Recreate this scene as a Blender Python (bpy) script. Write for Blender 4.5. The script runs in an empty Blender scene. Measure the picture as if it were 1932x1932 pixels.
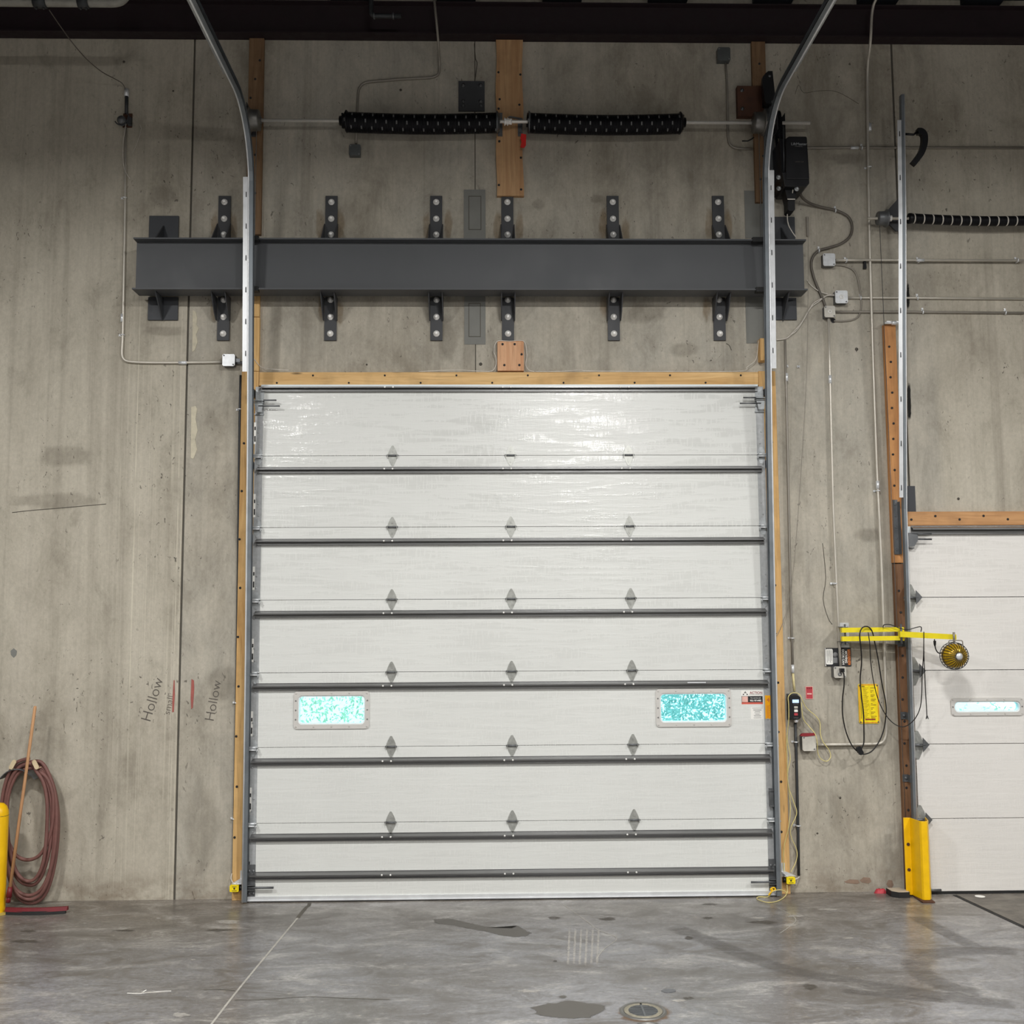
import bpy, math, random
from mathutils import Vector, Matrix
random.seed(7)
S = bpy.context.scene
COL = S.collection
# ------------------------------------------------------------------ camera survey (wall plane is Y=0, floor Z=0)
D, CH, YAW, PITCH, ROLL, F = 8.940152627, 2.365365958, 0.0225590956, 0.0931641349, -0.0053912945, 1972.97675
cy, sy, cp, sp = math.cos(YAW), math.sin(YAW), math.cos(PITCH), math.sin(PITCH)
fw = Vector((sy*cp, cy*cp, sp)); r0 = Vector((cy, -sy, 0)); u0 = r0.cross(fw)
cr, sr = math.cos(ROLL), math.sin(ROLL)
rt = cr*r0 + sr*u0; up = -sr*r0 + cr*u0
EYE = Vector((0, -D, CH))
def ray(px, py): return rt*((px-966)/F) - up*((py-966)/F) + fw
def U(px, py, Y=0.0):                       # survey point on a plane parallel to the wall
    d = ray(px, py); return EYE + d*((Y + D)/d.y)
def UX(px, py, X): d = ray(px, py); return EYE + d*(X/d.x)
def UF(px, py, z=0.0): d = ray(px, py); return EYE + d*((z-CH)/d.z)
def UZ(px, py, z): return UF(px, py, z)
cam = bpy.data.cameras.new('camera'); co = bpy.data.objects.new('camera', cam); COL.objects.link(co)
cam.sensor_width = 36; cam.lens = 36*F/1932; cam.clip_end = 200
m = Matrix((rt, up, -fw)).transposed().to_4x4(); m.translation = EYE; co.matrix_world = m
S.camera = co
# ------------------------------------------------------------------ material helpers
class NT:
    def __init__(s, name):
        s.m = bpy.data.materials.new(name); s.m.use_nodes = True; s.t = s.m.node_tree; s.n = s.t.nodes; s.n.clear()
        s.out = s.n.new('ShaderNodeOutputMaterial'); s.b = s.n.new('ShaderNodeBsdfPrincipled')
        s.t.links.new(s.b.outputs[0], s.out.inputs[0]); s.co = s.n.new('ShaderNodeTexCoord').outputs['Object']
    def lk(s, a, b): s.t.links.new(a, b)
    def put(s, sock, v):
        if isinstance(v, (int, float)): sock.default_value = v
        elif isinstance(v, (tuple, list)): sock.default_value = (*v, 1) if (len(v) == 3 and sock.type == 'RGBA') else v
        else: s.lk(v, sock)
    def mp(s, sc, loc=(0, 0, 0), rot=(0, 0, 0)):
        n = s.n.new('ShaderNodeMapping'); n.inputs['Scale'].default_value = sc; n.inputs['Location'].default_value = loc
        n.inputs['Rotation'].default_value = rot; s.lk(s.co, n.inputs[0]); return n.outputs[0]
    def noise(s, vec, scale=1, det=4, rough=.55, dist=0):
        n = s.n.new('ShaderNodeTexNoise'); s.lk(vec, n.inputs['Vector']); n.inputs['Scale'].default_value = scale
        n.inputs['Detail'].default_value = det; n.inputs['Roughness'].default_value = rough; n.inputs['Distortion'].default_value = dist
        return n.outputs['Fac']
    def voro(s, vec, scale=1):
        n = s.n.new('ShaderNodeTexVoronoi'); s.lk(vec, n.inputs['Vector']); n.inputs['Scale'].default_value = scale; return n.outputs['Distance']
    def mr(s, v, a, b, c=0, d=1):
        n = s.n.new('ShaderNodeMapRange'); s.put(n.inputs[0], v)
        for i, x in enumerate((a, b, c, d)): n.inputs[i+1].default_value = x
        return n.outputs[0]
    def ma(s, op, a, b=0.0):
        n = s.n.new('ShaderNodeMath'); n.operation = op; s.put(n.inputs[0], a); s.put(n.inputs[1], b); return n.outputs[0]
    def mix(s, f, a, b, mode='MIX'):
        n = s.n.new('ShaderNodeMix'); n.data_type = 'RGBA'; n.blend_type = mode
        s.put(n.inputs[0], f); s.put(n.inputs[6], a); s.put(n.inputs[7], b); return n.outputs[2]
    def xyz(s):
        n = s.n.new('ShaderNodeSeparateXYZ'); s.lk(s.co, n.inputs[0]); return n.outputs
    def bump(s, h, st=.2, dist=.01):
        n = s.n.new('ShaderNodeBump'); n.inputs['Strength'].default_value = st; n.inputs['Distance'].default_value = dist
        s.lk(h, n.inputs['Height']); s.lk(n.outputs[0], s.b.inputs['Normal'])
    def fin(s, col, rough=.6, metal=0.0, spec=None):
        s.put(s.b.inputs['Base Color'], col); s.put(s.b.inputs['Roughness'], rough); s.put(s.b.inputs['Metallic'], metal)
        if spec is not None: s.b.inputs['Specular IOR Level'].default_value = spec
        return s.m
def lin(c):
    f = lambda v: (v/255/12.92) if v/255 <= .04045 else ((v/255+.055)/1.055)**2.4
    return tuple(f(v) for v in c)
def dk(c, k): return tuple(min(1, v*k) for v in c)
def simple(name, rgb, rough=.5, metal=0.0, var=.18, scale=9, bump=.0, sc3=(1, 1, 1), spec=None):
    t = NT(name); c = lin(rgb); v = t.mp(sc3)
    n = t.noise(v, scale, 5, .6)
    col = t.mix(t.mr(n, .3, .7), dk(c, 1-var), dk(c, 1+var))
    if bump: t.bump(n, bump, .004)
    return t.fin(col, t.mr(n, .3, .7, rough*.85, min(1, rough*1.15)), metal, spec)
M = {}
def concrete_wall():
    t = NT('concrete_wall'); X, Y, Z = t.xyz()
    broad = t.noise(t.mp((.7, .7, .40)), 1, 8, .66, .5)
    mid = t.noise(t.mp((3.2, 3.2, 1.7)), 1, 9, .72, .4)
    vert = t.noise(t.mp((4.2, 4.2, .13), (4, 0, 0)), 1, 6, .62)
    vfin = t.noise(t.mp((26, 26, .5)), 1, 4, .6)
    fine = t.noise(t.mp((34, 34, 26)), 1, 4, .7)
    warm, cool = lin((198, 191, 175)), lin((180, 175, 163))
    pan = t.ma('MULTIPLY', t.mr(X, -2.61, -2.59), t.mr(X, 3.98, 3.9))
    base = t.mix(pan, warm, cool)
    base = t.mix(t.mr(broad, .40, .66, 0, .9), base, lin((158, 150, 135)))
    base = t.mix(t.mr(mid, .42, .62, 0, .55), base, lin((210, 202, 186)))
    base = t.mix(t.mr(mid, .44, .30, 0, .5), base, lin((138, 130, 117)))
    base = t.mix(t.mr(vert, .54, .74, 0, .48), base, lin((124, 116, 103)))
    base = t.mix(t.mr(vert, .46, .30, 0, .3), base, lin((206, 198, 184)))
    base = t.mix(t.mr(vfin, .5, .8, 0, .25), base, lin((128, 121, 110)))
    base = t.mix(t.mr(fine, .3, .7, .20, 0), base, (.08, .075, .06))
    # pale lime runs
    lime = t.noise(t.mp((75, 1, .10)), 1, 3, .5, .05); brk = t.noise(t.mp((9, 1, 1.6)), 1, 4, .6)
    band = t.ma('MAXIMUM', t.ma('MULTIPLY', t.mr(X, -3.20, -3.10), t.mr(X, -2.80, -2.94)), t.ma('MULTIPLY', t.mr(X, -2.74, -2.68), t.mr(X, -2.59, -2.61)))
    band = t.ma('MULTIPLY', t.ma('MULTIPLY', band, t.mr(Z, 5.3, 4.3)), t.mr(brk, .38, .55))
    base = t.mix(t.ma('MULTIPLY', t.mr(lime, .54, .62, 0, .6), band), base, lin((222, 215, 196)))
    # dark pits and short scratches
    pit = t.noise(t.mp((30, 30, 17), (3, 1, 7)), 1, 2, .5, 1.4)
    pitm = t.noise(t.mp((1.3, 1, 1.0), (9, 0, 2)), 1, 3, .5)
    base = t.mix(t.ma('MULTIPLY', t.mr(pit, .68, .72, 0, .75), t.mr(pitm, .42, .58)), base, (.06, .052, .045))
    gr = t.noise(t.mp((3, 3, 5)), 1, 6, .7)
    g = t.ma('MULTIPLY', t.mr(Z, .34, .02), t.mr(gr, .42, .62))
    base = t.mix(t.ma('MULTIPLY', g, .6), base, lin((118, 102, 86)))
    t.bump(t.ma('ADD', fine, t.ma('MULTIPLY', mid, 2)), .3, .006)
    return t.fin(base, .85, 0, .3)
def concrete_floor():
    t = NT('concrete_floor'); X, Y, Z = t.xyz()
    a = t.noise(t.mp((.5, .8, 1)), 1, 8, .64, .5)
    b = t.noise(t.mp((2.0, 4.5, 1)), 1, 9, .72, .7)
    c = t.noise(t.mp((11, 16, 1)), 1, 6, .7, .3)
    d = t.noise(t.mp((4, 60, 1), (0, 0, 0), (0, 0, .12)), 1, 3, .6)
    base = t.mix(t.mr(a, .35, .65), lin((112, 109, 106)), lin((150, 151, 156)))
    near = t.mr(Y, -1.3, -.1)
    base = t.mix(t.ma('MULTIPLY', near, .65), base, lin((132, 122, 108)))
    base = t.mix(t.mr(b, .50, .62, 0, .8), base, lin((96, 91, 86)))
    base = t.mix(t.mr(b, .47, .36, 0, .65), base, lin((186, 183, 178)))
    base = t.mix(t.mr(c, .60, .70, 0, .45), base, lin((196, 188, 174)))
    base = t.mix(t.mr(c, .40, .28, 0, .6), base, lin((78, 72, 66)))
    base = t.mix(t.mr(d, .55, .75, 0, .25), base, lin((96, 92, 88)))
    e = t.noise(t.mp((26, 40, 1)), 1, 5, .75)
    base = t.mix(t.mr(e, .36, .62, .5, 0), base, lin((88, 82, 76)))
    base = t.mix(t.mr(e, .60, .72, 0, .4), base, lin((196, 192, 186)))
    t.bump(c, .06, .003)
    return t.fin(base, t.mr(b, .3, .7, .17, .36), 0, .5)
def wood(name, c1, c2, axis='z', knots=1.0):
    t = NT(name); g = {'z': (16, 16, .9), 'x': (.9, 16, 16)}[axis]; k = {'z': (7, 7, 1.6), 'x': (1.6, 7, 7)}[axis]
    n = t.noise(t.mp(g), 1, 6, .6, 1.2); w = t.noise(t.mp(tuple(v*3 for v in g)), 1, 3, .6, .4)
    col = t.mix(t.mr(n, .35, .65), lin(c1), lin(c2))
    col = t.mix(t.mr(w, .55, .75, 0, .4), col, dk(lin(c2), .55))
    v = t.voro(t.mp(k), 1)
    col = t.mix(t.mr(v, .10, .04, 0, .85*knots), col, dk(lin(c2), .18))
    col = t.mix(t.mr(t.noise(t.mp((3, 3, 3)), 1, 4, .6), .5, .75, 0, .5), col, dk(lin(c2), .5))
    t.bump(w, .1, .003)
    return t.fin(col, .7)
def door_panel(name, c):
    t = NT(name)
    st = t.noise(t.mp((1.8, 1, 20)), 1, 5, .58, .3); fi = t.noise(t.mp((160, 1, 160)), 1, 2, .5); br = t.noise(t.mp((.8, 1, .8)), 1, 4, .6)
    thr = t.noise(t.mp((70, 1, 9)), 1, 2, .5)
    col = t.mix(t.mr(br, .35, .65), dk(lin(c), .94), lin(c)); col = t.mix(t.mr(st, .55, .72, 0, .25), col, dk(lin(c), .85))
    t.bump(t.ma('ADD', t.ma('MULTIPLY', st, 1.5), t.ma('ADD', t.ma('MULTIPLY', fi, .12), t.ma('MULTIPLY', thr, .22))), .42, .005)
    pol = t.ma('MULTIPLY', t.mr(st, .50, .55), t.mr(thr, .40, .50))
    return t.fin(col, t.mr(pol, 0, 1, .36, .09), 0, .7)
M['wall'] = concrete_wall(); M['floor'] = concrete_floor()
M['darkwall'] = simple('block_wall', (126, 123, 117), .9)
M['deck'] = simple('roof_deck', (26, 32, 42), .8)
M['redsteel'] = simple('red_primer_steel', (34, 20, 25), .7, .0)
M['panel'] = door_panel('white_door_skin', (227, 228, 224)); M['panel2'] = door_panel('dock_door_skin', (233, 230, 225))
M['galv'] = simple('galvanised_steel', (184, 188, 190), .4, .5, .2, 18)
M['hinge'] = simple('hinge_zinc', (178, 179, 174), .33, .5, .16, 30)
M['galvb'] = simple('bright_zinc', (232, 234, 236), .34, .4, .06, 12)
M['galvd'] = simple('weathered_zinc', (112, 114, 116), .45, .6, .18, 10)
M['strut'] = simple('strut_steel', (136, 136, 136), .34, .85, .06, 10, sc3=(.3, 1, 6))
M['stile'] = simple('stile_steel', (172, 174, 175), .42, .15, .14, 26)
M['track'] = simple('track_steel', (128, 134, 139), .42, .55, .12, 6)
M['greysteel'] = simple('charcoal_painted_steel', (78, 80, 83), .55, .0, .10, 2.2)
M['greyd'] = simple('dark_painted_steel', (62, 63, 66), .6, .0, .14, 4)
M['plate'] = simple('slate_plate', (66, 68, 72), .6, .2, .14, 5)
M['bolt'] = simple('bright_bolt', (250, 248, 244), .3, .1, .04, 30)
M['rusty'] = simple('rusted_plate', (92, 62, 48), .8, .2, .3, 9)
M['black'] = simple('black_plastic', (14, 14, 18), .45, 0, .1)
M['spring'] = simple('oiled_spring_steel', (26, 26, 30), .42, .5, .1)
M['cast'] = simple('cast_aluminium', (140, 138, 134), .45, .8, .1)
M['shaft'] = simple('steel_shaft', (236, 232, 224), .35, .3, .05)
M['fir'] = wood('fir_header', (232, 194, 136), (206, 162, 102), 'x'); M['firz'] = wood('fir_jamb', (230, 190, 128), (200, 154, 94), 'z')
M['ply'] = wood('fir_pad', (206, 166, 122), (180, 136, 94), 'z', .6); M['pad'] = wood('reddish_pad', (226, 178, 138), (200, 146, 106), 'z', .4)
M['oldz'] = wood('old_brown_jamb', (138, 100, 68), (98, 66, 44), 'z', .9); M['orange'] = wood('orange_jamb', (212, 154, 96), (176, 118, 68), 'z', .8)
M['header2'] = wood('dock_header', (206, 158, 108), (180, 130, 84), 'x'); M['brownup'] = wood('brown_board', (142, 112, 82), (116, 88, 60), 'z', .7)
M['handle'] = wood('broom_handle', (204, 156, 112), (172, 126, 88), 'z', 0)
M['yellow'] = simple('safety_yellow', (250, 196, 8), .35, 0, .08, 12); M['yellowarm'] = simple('arm_yellow', (236, 216, 20), .4, 0, .08)
M['lampy'] = simple('lamp_yellow', (214, 172, 30), .3, .3, .2, 20); M['amber'] = simple('amber_label', (255, 176, 0), .5, 0, .04)
M['signy'] = simple('sign_yellow', (252, 224, 10), .5, 0, .05); M['white'] = simple('white_label', (240, 238, 232), .55, 0, .03)
M['red'] = simple('red_tag', (226, 36, 30), .5); M['maroon'] = simple('maroon_ink', (140, 36, 44), .5); M['signred'] = simple('faded_red', (186, 60, 70), .6, 0, .1)
M['redsq'] = simple('red_squeegee', (112, 28, 36), .5); M['redpaint'] = simple('red_spray_paint', (168, 96, 88), .9)
M['hose'] = simple('red_rubber_hose', (118, 80, 74), .6, 0, .15, 12, .1); M['tan'] = simple('tan_strap', (214, 196, 160), .7)
M['cord'] = simple('cream_cord', (228, 214, 160), .6); M['ycord'] = simple('pale_yellow_cord', (222, 208, 140), .6)
M['bcord'] = simple('black_cord', (18, 16, 16), .45); M['wire'] = simple('white_wire', (214, 208, 198), .6)
M['conduit'] = simple('conduit_zinc', (206, 200, 188), .4, .4, .08, 5); M['conduitd'] = simple('dull_conduit', (150, 144, 134), .5, .3, .12, 5)
M['flex'] = simple('grey_flex', (104, 98, 90), .55, .2); M['darkpipe'] = simple('dark_pipe', (60, 62, 64), .5, .3)
M['box'] = simple('zinc_box', (210, 212, 214), .4, .4, .10, 26); M['boxd'] = simple('grey_box', (96, 100, 100), .5, .3)
M['ink'] = simple('dark_ink', (40, 40, 42), .7); M['inkf'] = simple('faint_ink', (96, 90, 84), .9); M['inkm'] = simple('grey_ink', (130, 130, 130), .8)
M['salmon'] = simple('salmon_block', (232, 184, 172), .6); M['orangeink'] = simple('orange_ink', (214, 120, 50), .6); M['redstrip'] = simple('red_strip', (206, 92, 76), .5)
M['patch'] = simple('grout_patch', (126, 126, 121), .75, 0, .12, 4, .1); M['seal'] = simple('joint_sealant', (92, 88, 80), .9)
M['frame'] = simple('window_frame_grey', (206, 203, 198), .5, 0, .03); M['rim'] = simple('white_gasket', (236, 244, 246), .35, 0, .02)
M['rubber'] = simple('black_rubber', (30, 30, 30), .7); M['beige'] = simple('pad_top', (190, 176, 156), .8)
M['tread'] = simple('tread_plate', (112, 106, 98), .5, .5, .2, 8); M['outground'] = simple('outdoor_paving', (215, 220, 220), .9)
M['pvc'] = simple('grey_pvc', (150, 148, 140), .4); M['outlet'] = simple('outlet_grey', (196, 192, 182), .5)
M['leafa'] = simple('leaf_light', (186, 206, 176), .6, 0, .25, 2); M['leafb'] = simple('leaf_dark', (150, 188, 182), .6, 0, .3, 2)
def emit(name, c, s):
    t = NT(name); t.b.inputs['Emission Color'].default_value = (*lin(c), 1); t.b.inputs['Emission Strength'].default_value = s
    return t.fin(lin(c), .4)
M['screen'] = emit('lit_screen', (170, 196, 250), 1.0)
def glass():
    t = NT('tinted_acrylic'); n = t.n; tr = n.new('ShaderNodeBsdfTransparent'); tr.inputs[0].default_value = (.72, .97, .99, 1)
    gl = n.new('ShaderNodeBsdfGlossy'); gl.inputs['Roughness'].default_value = .05
    mx = n.new('ShaderNodeMixShader'); fr = n.new('ShaderNodeFresnel'); fr.inputs[0].default_value = 1.35
    t.lk(fr.outputs[0], mx.inputs[0]); t.lk(tr.outputs[0], mx.inputs[1]); t.lk(gl.outputs[0], mx.inputs[2]); t.lk(mx.outputs[0], t.out.inputs[0]); return t.m
M['glass'] = glass()
def stain(name, c, rough, amt=1.0, nsc=(14, 14, 1), lo=.35, hi=.6):
    """thin stain on the slab: opaque in the middle, broken up by noise towards its edge (vertex colour 'edge' holds the fade)"""
    t = NT(name); at = t.n.new('ShaderNodeAttribute'); at.attribute_name = 'edge'
    n = t.noise(t.mp(nsc), 1, 5, .65, .5)
    f = t.mr(t.ma('ADD', at.outputs['Fac'], t.ma('MULTIPLY', t.ma('SUBTRACT', n, .5), 1.2)), lo, hi, 0, amt)
    t.fin(lin(c), rough, 0, .5); t.put(t.b.inputs['Alpha'], f); return t.m
M['wet'] = stain('damp_patch', (96, 92, 86), .42, .85, (16, 16, 1), .35, .7); M['tyre'] = stain('tyre_smudge', (98, 94, 91), .5, .42, (9, 24, 1), .4, 1.3)
M['grime'] = stain('dark_grime', (84, 78, 70), .6, .75, (16, 30, 1), .5, 1.2); M['palestain'] = stain('pale_scuff', (205, 200, 192), .6, .55, (26, 30, 1), .5, 1.1)
M['rust'] = stain('rust_run', (148, 118, 74), .9, .42, (14, 1, 9), .45, 1.3); M['soot'] = stain('soot_mark', (28, 26, 24), .9, .9, (18, 1, 22), .35, .8); M['wstain'] = stain('wall_water_stain', (122, 114, 101), .9, .3, (8, 1, 5), .4, 1.3)  # wstain: faint water stains on the concrete
M['rustst'] = stain('rust_halo', (122, 94, 66), .9, .6, (9, 9, 5), .35, 1.0)
def water():
    t = NT('standing_water'); return t.fin(lin((70, 72, 78)), .06, 0, .6)
M['water'] = water()
# ------------------------------------------------------------------ mesh helpers
ORG = {}
class MB:
    def __init__(s): s.v = []; s.f = []; s.mi = []; s.sm = []; s.cur = 0; s.X = None
    def add(s, vs, fs, smooth=False):
        b = len(s.v)
        s.v += [tuple(s.X @ Vector(v)) if s.X else tuple(v) for v in vs]
        for f in fs: s.f.append(tuple(b+i for i in f)); s.mi.append(s.cur); s.sm.append(smooth)
        return s
    def box(s, x0, x1, y0, y1, z0, z1, ch=0):
        if x0 > x1: x0, x1 = x1, x0
        if y0 > y1: y0, y1 = y1, y0
        if z0 > z1: z0, z1 = z1, z0
        if ch:                                    # chamfered on the XZ outline and towards the room
            return s.prism([(x0+ch, z0), (x1-ch, z0), (x1, z0+ch), (x1, z1-ch), (x1-ch, z1), (x0+ch, z1), (x0, z1-ch), (x0, z0+ch)], y0, y1)
        return s.add([(x0, y0, z0), (x1, y0, z0), (x1, y1, z0), (x0, y1, z0), (x0, y0, z1), (x1, y0, z1), (x1, y1, z1), (x0, y1, z1)],
                     [(0, 3, 2, 1), (4, 5, 6, 7), (0, 1, 5, 4), (1, 2, 6, 5), (2, 3, 7, 6), (3, 0, 4, 7)])
    def prism(s, pts, y0, y1):                    # XZ polygon pushed along Y
        n = len(pts); a = sum(pts[i][0]*pts[(i+1) % n][1]-pts[(i+1) % n][0]*pts[i][1] for i in range(n))
        if a < 0: pts = pts[::-1]
        if y0 > y1: y0, y1 = y1, y0
        return s.add([(x, y0, z) for x, z in pts]+[(x, y1, z) for x, z in pts],
                     [tuple(range(n)), tuple(range(2*n-1, n-1, -1))]+[((i+1) % n, i, n+i, n+(i+1) % n) for i in range(n)])
    def extz(s, pts, z0, z1):                     # XY polygon pushed along Z
        n = len(pts); a = sum(pts[i][0]*pts[(i+1) % n][1]-pts[(i+1) % n][0]*pts[i][1] for i in range(n))
        if a < 0: pts = pts[::-1]
        return s.add([(x, y, z0) for x, y in pts]+[(x, y, z1) for x, y in pts],
                     [tuple(range(n-1, -1, -1)), tuple(range(n, 2*n))]+[(i, (i+1) % n, n+(i+1) % n, n+i) for i in range(n)])
    def ring(s, o, i, y0, y1):                    # frame between two XZ outlines of equal length
        n = len(o); vs = [(x, y0, z) for x, z in o]+[(x, y0, z) for x, z in i]+[(x, y1, z) for x, z in o]+[(x, y1, z) for x, z in i]; fs = []
        for k in range(n):
            j = (k+1) % n; fs += [(k, j, n+j, n+k), (2*n+j, 2*n+k, 3*n+k, 3*n+j), (j, k, 2*n+k, 2*n+j), (n+k, n+j, 3*n+j, 3*n+k)]
        return s.add(vs, fs)
    def tube(s, P, r, n=8, caps=True, closed=False):
        P = [Vector(p) for p in P]; R = r if isinstance(r, (list, tuple)) else [r]*len(P); vs = []; fs = []; prev = None; L = len(P)
        for i, p in enumerate(P):
            a = P[(i-1) % L] if (closed or i > 0) else p; b = P[(i+1) % L] if (closed or i < L-1) else p
            t = (b-a).normalized()
            if prev is None:
                q = Vector((0, 0, 1)) if abs(t.z) < .9 else Vector((0, 1, 0)); nn = t.cross(q).normalized()
            else:
                nn = (prev - t*prev.dot(t)); nn = nn.normalized() if nn.length > 1e-6 else t.orthogonal().normalized()
            prev = nn; bb = t.cross(nn)
            for k in range(n): a_ = 2*math.pi*k/n; vs.append(p + (nn*math.cos(a_)+bb*math.sin(a_))*R[i])
        for i in range(L if closed else L-1):
            j = (i+1) % L
            for k in range(n): fs.append((i*n+k, i*n+(k+1) % n, j*n+(k+1) % n, j*n+k))
        s.add(vs, fs, True)
        if caps and not closed: b = len(s.v)-L*n; s.f += [tuple(b+k for k in range(n-1, -1, -1)), tuple(b+(L-1)*n+k for k in range(n))]; s.mi += [s.cur]*2; s.sm += [False]*2
        return s
    def cyl(s, a, b, r, n=12, r2=None): return s.tube([a, b], [r, r if r2 is None else r2], n)
    def lathe(s, prof, c, ax='z', n=24):          # prof = (radius, height) list about an axis through c
        vs = []; c = Vector(c)
        for r, h in prof:
            for k in range(n):
                a = 2*math.pi*k/n; x, y = r*math.cos(a), r*math.sin(a)
                vs.append(c+Vector({'z': (x, y, h), 'y': (x, h, y), 'x': (h, x, y)}[ax]))
        fs = [(i*n+k, i*n+(k+1) % n, (i+1)*n+(k+1) % n, (i+1)*n+k) for i in range(len(prof)-1) for k in range(n)]
        return s.add(vs, fs, True)
    def bolt(s, x, y, z, r=.014, h=.014): s.lathe([(0, 0), (r*1.7, 0), (r*1.7, -.004), (r, -.005), (r*.95, -h), (r*.6, -h-.004), (0, -h-.004)], (x, y, z), 'y', 10); return s
    def build(s, name, mats, parent=None, label=None, cat=None, group=None, kind=None, bev=0):
        if not isinstance(mats, list): mats = [mats]
        if parent is not None: o0 = ORG[parent.name]
        else:
            xs = [v[0] for v in s.v]; ys = [v[1] for v in s.v]; zs = [v[2] for v in s.v]
            o0 = Vector(((min(xs)+max(xs))/2, (min(ys)+max(ys))/2, min(zs)))
            if kind == 'structure': o0 = Vector((0, 0, 0))
        me = bpy.data.meshes.new(name); me.from_pydata([tuple(Vector(v)-o0) for v in s.v], [], s.f)
        for q in mats: me.materials.append(q)
        me.polygons.foreach_set('material_index', s.mi); me.polygons.foreach_set('use_smooth', s.sm); me.update()
        o = bpy.data.objects.new(name, me); COL.objects.link(o)
        if parent is not None: o.parent = parent
        else: o.location = o0
        ORG[o.name] = o0
        if bev: b = o.modifiers.new('bevel', 'BEVEL'); b.width = bev; b.segments = 2; b.limit_method = 'ANGLE'
        tag(o, label, cat, group, kind); return o
def tag(o, label=None, cat=None, group=None, kind=None):
    if label: o['label'] = label
    if cat: o['category'] = cat
    if group: o['group'] = group
    if kind: o['kind'] = kind
    return o
def T(name, label, cat, loc, group=None, kind=None):
    o = bpy.data.objects.new(name, None); COL.objects.link(o); o.location = loc; o.empty_display_size = .1
    ORG[o.name] = Vector(loc); return tag(o, label, cat, group, kind)
def fillet(P, r=.08, n=6):
    P = [Vector(p) for p in P]; out = [P[0]]
    for i in range(1, len(P)-1):
        a, b, c = P[i-1], P[i], P[i+1]; d1 = min(r, (a-b).length*.45); d2 = min(r, (c-b).length*.45)
        p0 = b+(a-b).normalized()*d1; p1 = b+(c-b).normalized()*d2
        for k in range(n+1): t_ = k/n; out.append(p0*(1-t_)**2+b*2*t_*(1-t_)+p1*t_**2)
    out.append(P[-1]); return out
def smooth(P, n=7, closed=False):
    P = [Vector(p) for p in P]; out = []; L = len(P); rng = range(L if closed else L-1)
    for i in rng:
        g = (lambda k: P[k % L]) if closed else (lambda k: P[max(0, min(L-1, k))])
        a, b, c, d = g(i-1), g(i), g(i+1), g(i+2)
        for k in range(n): t_ = k/n; out.append(.5*((2*b)+(-a+c)*t_+(2*a-5*b+4*c-d)*t_*t_+(-a+3*b-3*c+d)*t_**3))
    if not closed: out.append(P[-1])
    return out
def rrect(x0, x1, z0, z1, r, n=5):
    P = []
    for cx, cz, a0 in ((x1-r, z1-r, 0), (x0+r, z1-r, 90), (x0+r, z0+r, 180), (x1-r, z0+r, 270)):
        for k in range(n+1): a = math.radians(a0+90*k/n); P.append((cx+r*math.cos(a), cz+r*math.sin(a)))
    return P
def text(body, size, x, y, z, mat, parent, rot=0, name='lettering', align='CENTER', sx=1, bold=0):
    c = bpy.data.curves.new(name, 'FONT'); c.body = body; c.size = size; c.extrude = .0004; c.offset = bold; c.align_x = align; c.align_y = 'CENTER'
    c.materials.append(mat); o = bpy.data.objects.new(name, c); COL.objects.link(o)
    o.rotation_euler = (math.pi/2, 0, 0) if not rot else (Matrix.Rotation(-rot, 3, 'Y') @ Matrix.Rotation(math.pi/2, 3, 'X')).to_euler()
    o.scale = (sx, 1, 1); bpy.context.view_layer.update()
    me = bpy.data.meshes.new_from_object(o.evaluated_get(bpy.context.evaluated_depsgraph_get())); bpy.data.objects.remove(o)
    mw = Matrix.Translation(Vector((x, y, z)) - ORG[parent.name]) @ (Matrix.Rotation(-rot, 4, 'Y') @ Matrix.Rotation(math.pi/2, 4, 'X')) @ Matrix.Diagonal((sx, 1, 1, 1))
    me.transform(mw); o = bpy.data.objects.new(name, me); COL.objects.link(o); o.parent = parent; return o
def BX(px0, px1, py0, py1, Y):
    """real XZ rectangle at depth Y from a surveyed rectangle"""
    xm, ym = (px0+px1)/2, (py0+py1)/2
    return U(px0, ym, Y).x, U(px1, ym, Y).x, U(xm, py1, Y).z, U(xm, py0, Y).z
# ================================================================== THE SHELL
YD = -.100                                        # inside face of both doors
XL, XR = -1.916, 2.3055                           # white skin of the big door
XJ1, XJ2 = -2.60, U(897, 620, 0).x                # wall panel joints
XJ3 = U(1682, 100, 0).x
D2L = U(1716, 1000, YD).x                         # left edge of the dock door skin
ztop = U(966, 729, YD).z; z2top = U(1825, 993, YD).z
HC = 7.45
w = MB(); g = .009; T0, T1 = 0, .25
w.box(-9, XJ1-g, T0, T1, -.02, 8.3); w.box(XJ1+g, XL+.0, T0, T1, -.02, 8.3)
w.box(XL, XJ2-.004, T0, T1, 4.18, 8.3); w.box(XJ2+.004, XR, T0, T1, 4.18, 8.3)
w.box(XR, XJ3-g, T0, T1, -.02, 8.3)
w.box(XJ3+g, D2L+2.5, T0, T1, 3.06, 8.3); w.box(D2L+2.5, 12, T0, T1, -.02, 8.3)
wall = w.build('wall_front', M['wall'], None, 'tall grey concrete panel wall holding the two white doors', 'wall', None, 'structure')
s_ = MB(); s_.box(XJ1-.02, XJ1+.02, .012, .2, 0, 8.2); s_.build('joint_seal', M['seal'], wall)
s_ = MB(); s_.box(XJ3-.02, XJ3+.02, .012, .2, 3.0, 8.2); s_.build('joint_seal', M['seal'], wall)
s_ = MB(); s_.box(XJ2-.02, XJ2+.02, .006, .2, 4.2, 8.2); s_.build('joint_seal', M['seal'], wall)
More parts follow.
